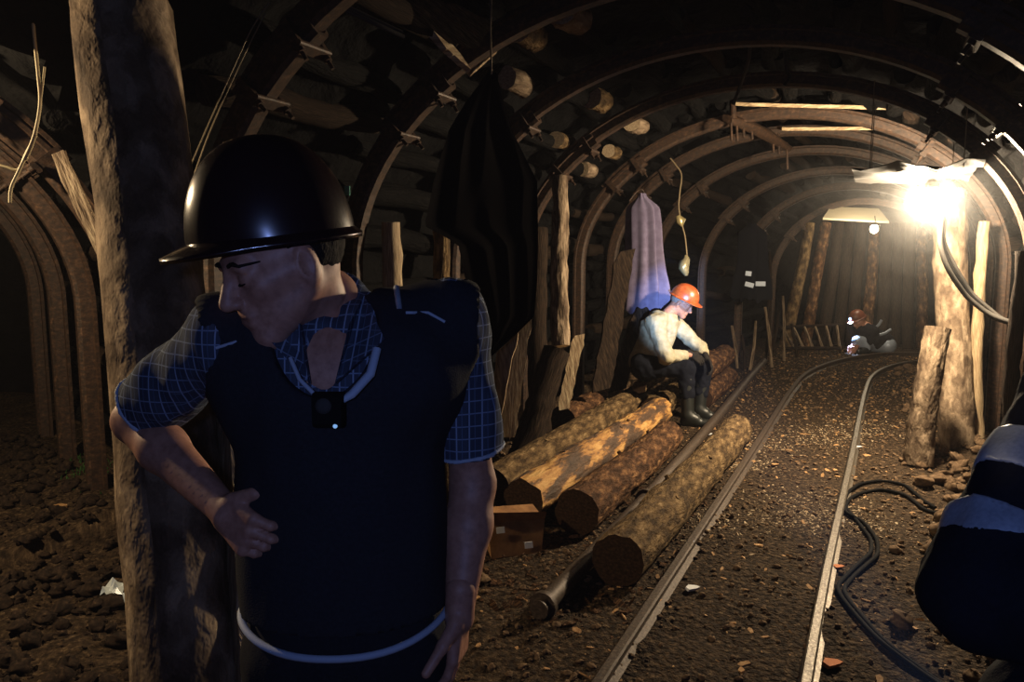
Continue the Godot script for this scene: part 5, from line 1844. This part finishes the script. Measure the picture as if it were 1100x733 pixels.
# ------------------------------------------------------------------ small things
func build_small() -> void:
	# black cables looping on the ground
	for k in 2:
		var pts := []
		for q in [[1010, 742], [982, 721], [945, 694], [922, 668], [904, 645], [900, 632], [914, 615], [935, 597], [935, 584], [920, 562], [908, 546], [911, 531], [926, 522], [946, 519], [970, 525], [992, 540], [1005, 548]]:
			var g := G(q[0] + k * (7 if q[1] > 560 else 1), q[1] + k * (2 if q[1] > 560 else 9))
			pts.append(Vector3(g.x, gy(g.x, g.z) + 0.014, g.z))
		wire(pts, 0.011, M.black_rubber, "floor_cable", ["outer strand of the black cable looping beside the shiny rail", "inner strand of the black cable looping beside the shiny rail"][k], "cable", "pair of cables on the ground")
	# crushed cardboard box
	var bc := G(550, 590, 0.0)
	var root := thing("cardboard_box", "crushed brown cardboard box with white stickers by the log ends", "box", bc)
	var mb := MB.new()
	var ux := Vector3(0.95, 0, -0.3).normalized()
	var uz := Vector3(0.3, 0, 0.95).normalized()
	var v8 := []
	for q in [[-0.14, 0.0, 0.09], [0.13, 0.0, 0.1], [0.1, 0.0, -0.1], [-0.12, 0.0, -0.1], [-0.15, 0.18, 0.06], [0.17, 0.16, 0.04], [0.15, 0.2, -0.1], [-0.13, 0.21, -0.1]]:
		v8.append(bc + ux * q[0] + Vector3(0, q[1], 0) + uz * q[2])
	for q in [[0, 1, 5, 4], [1, 2, 6, 5], [2, 3, 7, 6], [3, 0, 4, 7], [4, 5, 6, 7], [3, 2, 1, 0]]:
		mb.quad(v8[q[0]], v8[q[3]], v8[q[2]], v8[q[1]])
	put(mb, "carton", M.cardboard, root)
	var fl := MB.new()
	fl.quad(v8[4], v8[5], v8[5] + uz * 0.03 + Vector3(0, 0.05, 0), v8[4] + uz * 0.02 + Vector3(0, 0.06, 0) + ux * 0.02)
	put(fl, "flap", M.cardboard, root)
	for q in [[0.2, 0.8], [0.72, 0.3]]:
		var s := MB.new()
		var p: Vector3 = v8[0].lerp(v8[1], q[0]).lerp(v8[4].lerp(v8[5], q[0]), q[1]) + uz * 0.012
		s.box(p, ux * 0.022, (v8[4] - v8[0]).normalized() * 0.016, uz * 0.0015)
		put(s, "sticker", M.sticker, root)
	# plastic wrapper and bottle neck on the left ground
	var wp := G(122, 640, 0.02)
	var wm := MB.new()
	for i in 4:
		for j in 3:
			var pt := func(a: int, b: int) -> Vector3: return wp + Vector3(a * 0.022 - 0.045, 0.015 + 0.02 * sin(a * 2.3 + b * 1.7) + 0.012 * b, 0.03 - b * 0.024)
			wm.quad(pt.call(i, j), pt.call(i, j + 1), pt.call(i + 1, j + 1), pt.call(i + 1, j))
	put_base(wm, "plastic_wrapper", M.clear_plastic, wp, "crumpled clear plastic wrapper on the dark ground of the side gallery", "wrapper")
	var cp := G(140, 648, 0.02)
	var cm := MB.new()
	cm.tube([cp + Vector3(-0.03, 0.045, 0), cp + Vector3(-0.005, 0.02, 0.01), cp + Vector3(0.005, 0.0, 0.02)], [0.004, 0.016, 0.012], 10)
	put_base(cm, "broken_cup", M.clear_plastic, cp, "small broken plastic piece beside the clear wrapper", "plastic piece")
	# paper and wood scraps on the track bed
	var scraps := [[743, 632, 0.035, "sticker", "white torn paper scrap between the rails"], [900, 607, 0.03, "orange_leaf", "orange peel scrap beside the shiny rail"], [893, 712, 0.04, "orange_leaf", "larger orange-brown scrap low beside the shiny rail"], [65, 563, 0.045, "chip", "yellowish broken chip on the side gallery floor"], [922, 480, 0.03, "sticker", "pale flat scrap past the stub post's shadow"], [832, 500, 0.03, "chip", "pale wood scrap between the rails near the logs"], [640, 500, 0.03, "chip", "bright wood scrap between the logs"], [762, 466, 0.03, "sticker", "white lump at the tip of the grey-brown log"], [18, 551, 0.05, "stone", "pale grey stone on the side gallery floor"]]
	for q in scraps:
		var c := G(q[0], q[1], 0.015)
		c.y = gy(c.x, c.z) + 0.008
		var sm := MB.new()
		var r: float = q[2]
		var ring := []
		for i in 6:
			var a := TAU * i / 6.0
			ring.append(Vector3(cos(a) * r * (1.0 + 0.3 * sin(i * 4.1)), 0, sin(a) * r * 0.7 * (1.0 + 0.3 * cos(i * 3.3))))
		sm.prism(ring, c, c + Vector3(0.004, r * 0.35, 0.003))
		put_base(sm, "scrap", M[q[3]], c, q[4], "scrap")
	# moss patch
	var mm := MB.new()
	for i in 160:
		var g := G(100 + rng.randfn(0, 14), 528 + rng.randfn(0, 9), 0.0)
		var p := Vector3(g.x, gy(g.x, g.z), g.z)
		var dirn := Vector3(rng.randfn(0, 0.4), 1, rng.randfn(0, 0.4)).normalized()
		mm.tube([p, p + dirn * rng.randf_range(0.01, 0.035)], [0.006, 0.001], 4, false)
	var mo := put(mm, "moss_patch", M.moss)
	tag(mo, "small patch of green moss at the foot of the gallery wall", "moss", "", "stuff")
	# ladder on its side at the tunnel end
	var la := P(842, 378, 11.9)
	la.y = 0.09
	var lb := P(902, 380, 11.9)
	lb.y = 0.09
	var up := P(836, 352, 12.2) - la
	var lad := thing("wooden_ladder", "dark wooden ladder lying on its side beside the crouching man", "ladder", la * Vector3(1, 0, 1))
	for q in [[la, lb], [la + up, P(905, 349, 12.2)]]:
		var sm := MB.new()
		sm.tube([q[0], q[1]], [0.028], 8, true, bump_noise, 0.004)
		put(sm, "side_rail", M.wood_dark, lad)
	for i in 6:
		var k := 0.06 + i * 0.17
		var rm := MB.new()
		rm.tube([(la + up).lerp(P(905, 349, 12.2), k), la.lerp(lb, minf(k + 0.12, 1.0))], [0.022], 8, true, bump_noise, 0.004)
		put(rm, "rung", M.bark_grey, lad)
	# pale board over the far bulb
	var pb := MB.new()
	var p0 := P(884, 236, 12.1)
	var p1 := P(955, 240, 12.1)
	var p2 := P(944, 226, 12.3)
	var p3 := P(892, 224, 12.3)
	var th := Vector3(0, 0.03, 0)
	pb.quad(p0, p1, p2, p3)
	pb.quad(p0 + th, p3 + th, p2 + th, p1 + th)
	for q in [[p0, p1], [p1, p2], [p2, p3], [p3, p0]]:
		pb.quad(q[0], q[0] + th, q[1] + th, q[1])
	put_base(pb, "roof_board", M.white_board, p0, "pale board lit by the far bulb under the roof end", "board")
	# teal tag behind the helmet
	var tt := MB.new()
	tt.box(P(373, 205, 4.0), Vector3(0.014, 0, 0), Vector3(0, 0.025, 0), Vector3(0, 0, 0.006), 0.002)
	put_base(tt, "plastic_tag", M.teal_plastic, P(373, 210, 4.0), "tiny teal plastic tag behind the maroon helmet", "tag")

# ------------------------------------------------------------------ rubble
func scatter(called: String, mesh: Mesh, m: Material, n: int, area: Callable, size: Vector2, flat: float, label: String, category: String) -> void:
	var mm := MultiMesh.new()
	mm.transform_format = MultiMesh.TRANSFORM_3D
	mm.mesh = mesh
	var list := []
	for i in n:
		var p: Vector3 = area.call()
		var s := lerpf(size.x, size.y, pow(rng.randf(), 3.0))
		var b := Basis.from_euler(Vector3(rng.randfn(0, 0.35), rng.randf() * TAU, rng.randfn(0, 0.35))).scaled_local(Vector3(s * rng.randf_range(0.7, 1.5), s * flat, s))
		list.append(Transform3D(b, Vector3(p.x, gy(p.x, p.z) + s * flat * 0.3, p.z)))
	mm.instance_count = list.size()
	for i in list.size():
		mm.set_instance_transform(i, list[i])
	var o := MultiMeshInstance3D.new()
	o.multimesh = mm
	o.material_override = m
	o.name = called
	add_child(o)
	tag(o, label, category, "", "stuff")

func build_rubble() -> void:
	var st := MB.new()
	st.ball(Vector3.ZERO, Vector3(0.5, 0.5, 0.5), Basis.IDENTITY, 8)
	for i in st.v.size():
		st.v[i] *= 1.0 + 0.7 * bump_noise.get_noise_3dv(st.v[i] * 2.6)
	st.smooth_from(0)
	var ch := MB.new()
	ch.prism([Vector3(-0.5, 0, -0.2), Vector3(0.3, 0, -0.3), Vector3(0.55, 0, 0.05), Vector3(0.2, 0, 0.3), Vector3(-0.45, 0, 0.2)], Vector3(0, -0.5, 0), Vector3(0.05, 0.5, 0.03))
	var bed := func() -> Vector3: return T(rng.randf_range(1.6, 13.5), rng.randf_range(-1.1, 1.1))
	var sides := func() -> Vector3:
		var s := rng.randf_range(2.6, 12.0)
		return T(s, (-2.2 + absf(rng.randfn(0, 0.35))) if rng.randf() < 0.6 else (1.35 - absf(rng.randfn(0, 0.3))))
	var gal := func() -> Vector3: return GO + GH * rng.randf_range(-1.5, 3.0) + GR * rng.randf_range(-0.6, 1.5)
	scatter("track_gravel", st.mesh(), M.stone, 9000, bed, Vector2(0.005, 0.034), 0.6, "loose brown gravel strewn over the track bed", "gravel")
	scatter("wall_rubble", st.mesh(), M.stone, 1400, sides, Vector2(0.02, 0.13), 0.7, "broken rock rubble along the tunnel walls", "rubble")
	scatter("gallery_rubble", st.mesh(), M.shaded_stone, 2600, gal, Vector2(0.01, 0.1), 0.65, "broken rock rubble on the side gallery floor", "rubble")
	scatter("wood_chips", ch.mesh(), M.chip, 1500, bed, Vector2(0.01, 0.05), 0.15, "pale wood chips scattered over the track bed", "wood chips")
	var by_logs := func() -> Vector3: return T(rng.randf_range(2.7, 5.2), rng.randf_range(-1.5, -0.35))
	scatter("bark_flakes", ch.mesh(), M.bark_red, 900, by_logs, Vector2(0.015, 0.06), 0.15, "brown bark flakes littering the ground by the log ends", "bark flakes")
	var heaps := [[806, 478, 0.16], [800, 500, 0.12], [872, 540, 0.2], [925, 565, 0.16], [855, 560, 0.14], [880, 470, 0.2], [760, 560, 0.14], [925, 460, 0.25]]  # centres and spreads of the pale patches
	var pale_bits := func() -> Vector3:
		var q: Array = heaps[rng.randi() % heaps.size()]
		return G(q[0], q[1]) + Vector3(rng.randfn(0, q[2]), 0, rng.randfn(0, q[2]))
	scatter("pale_patches", ch.mesh(), M.lagging_end, 4200, pale_bits, Vector2(0.004, 0.02), 0.3, "pale splinters lying in patches on the track bed", "pale_bits")
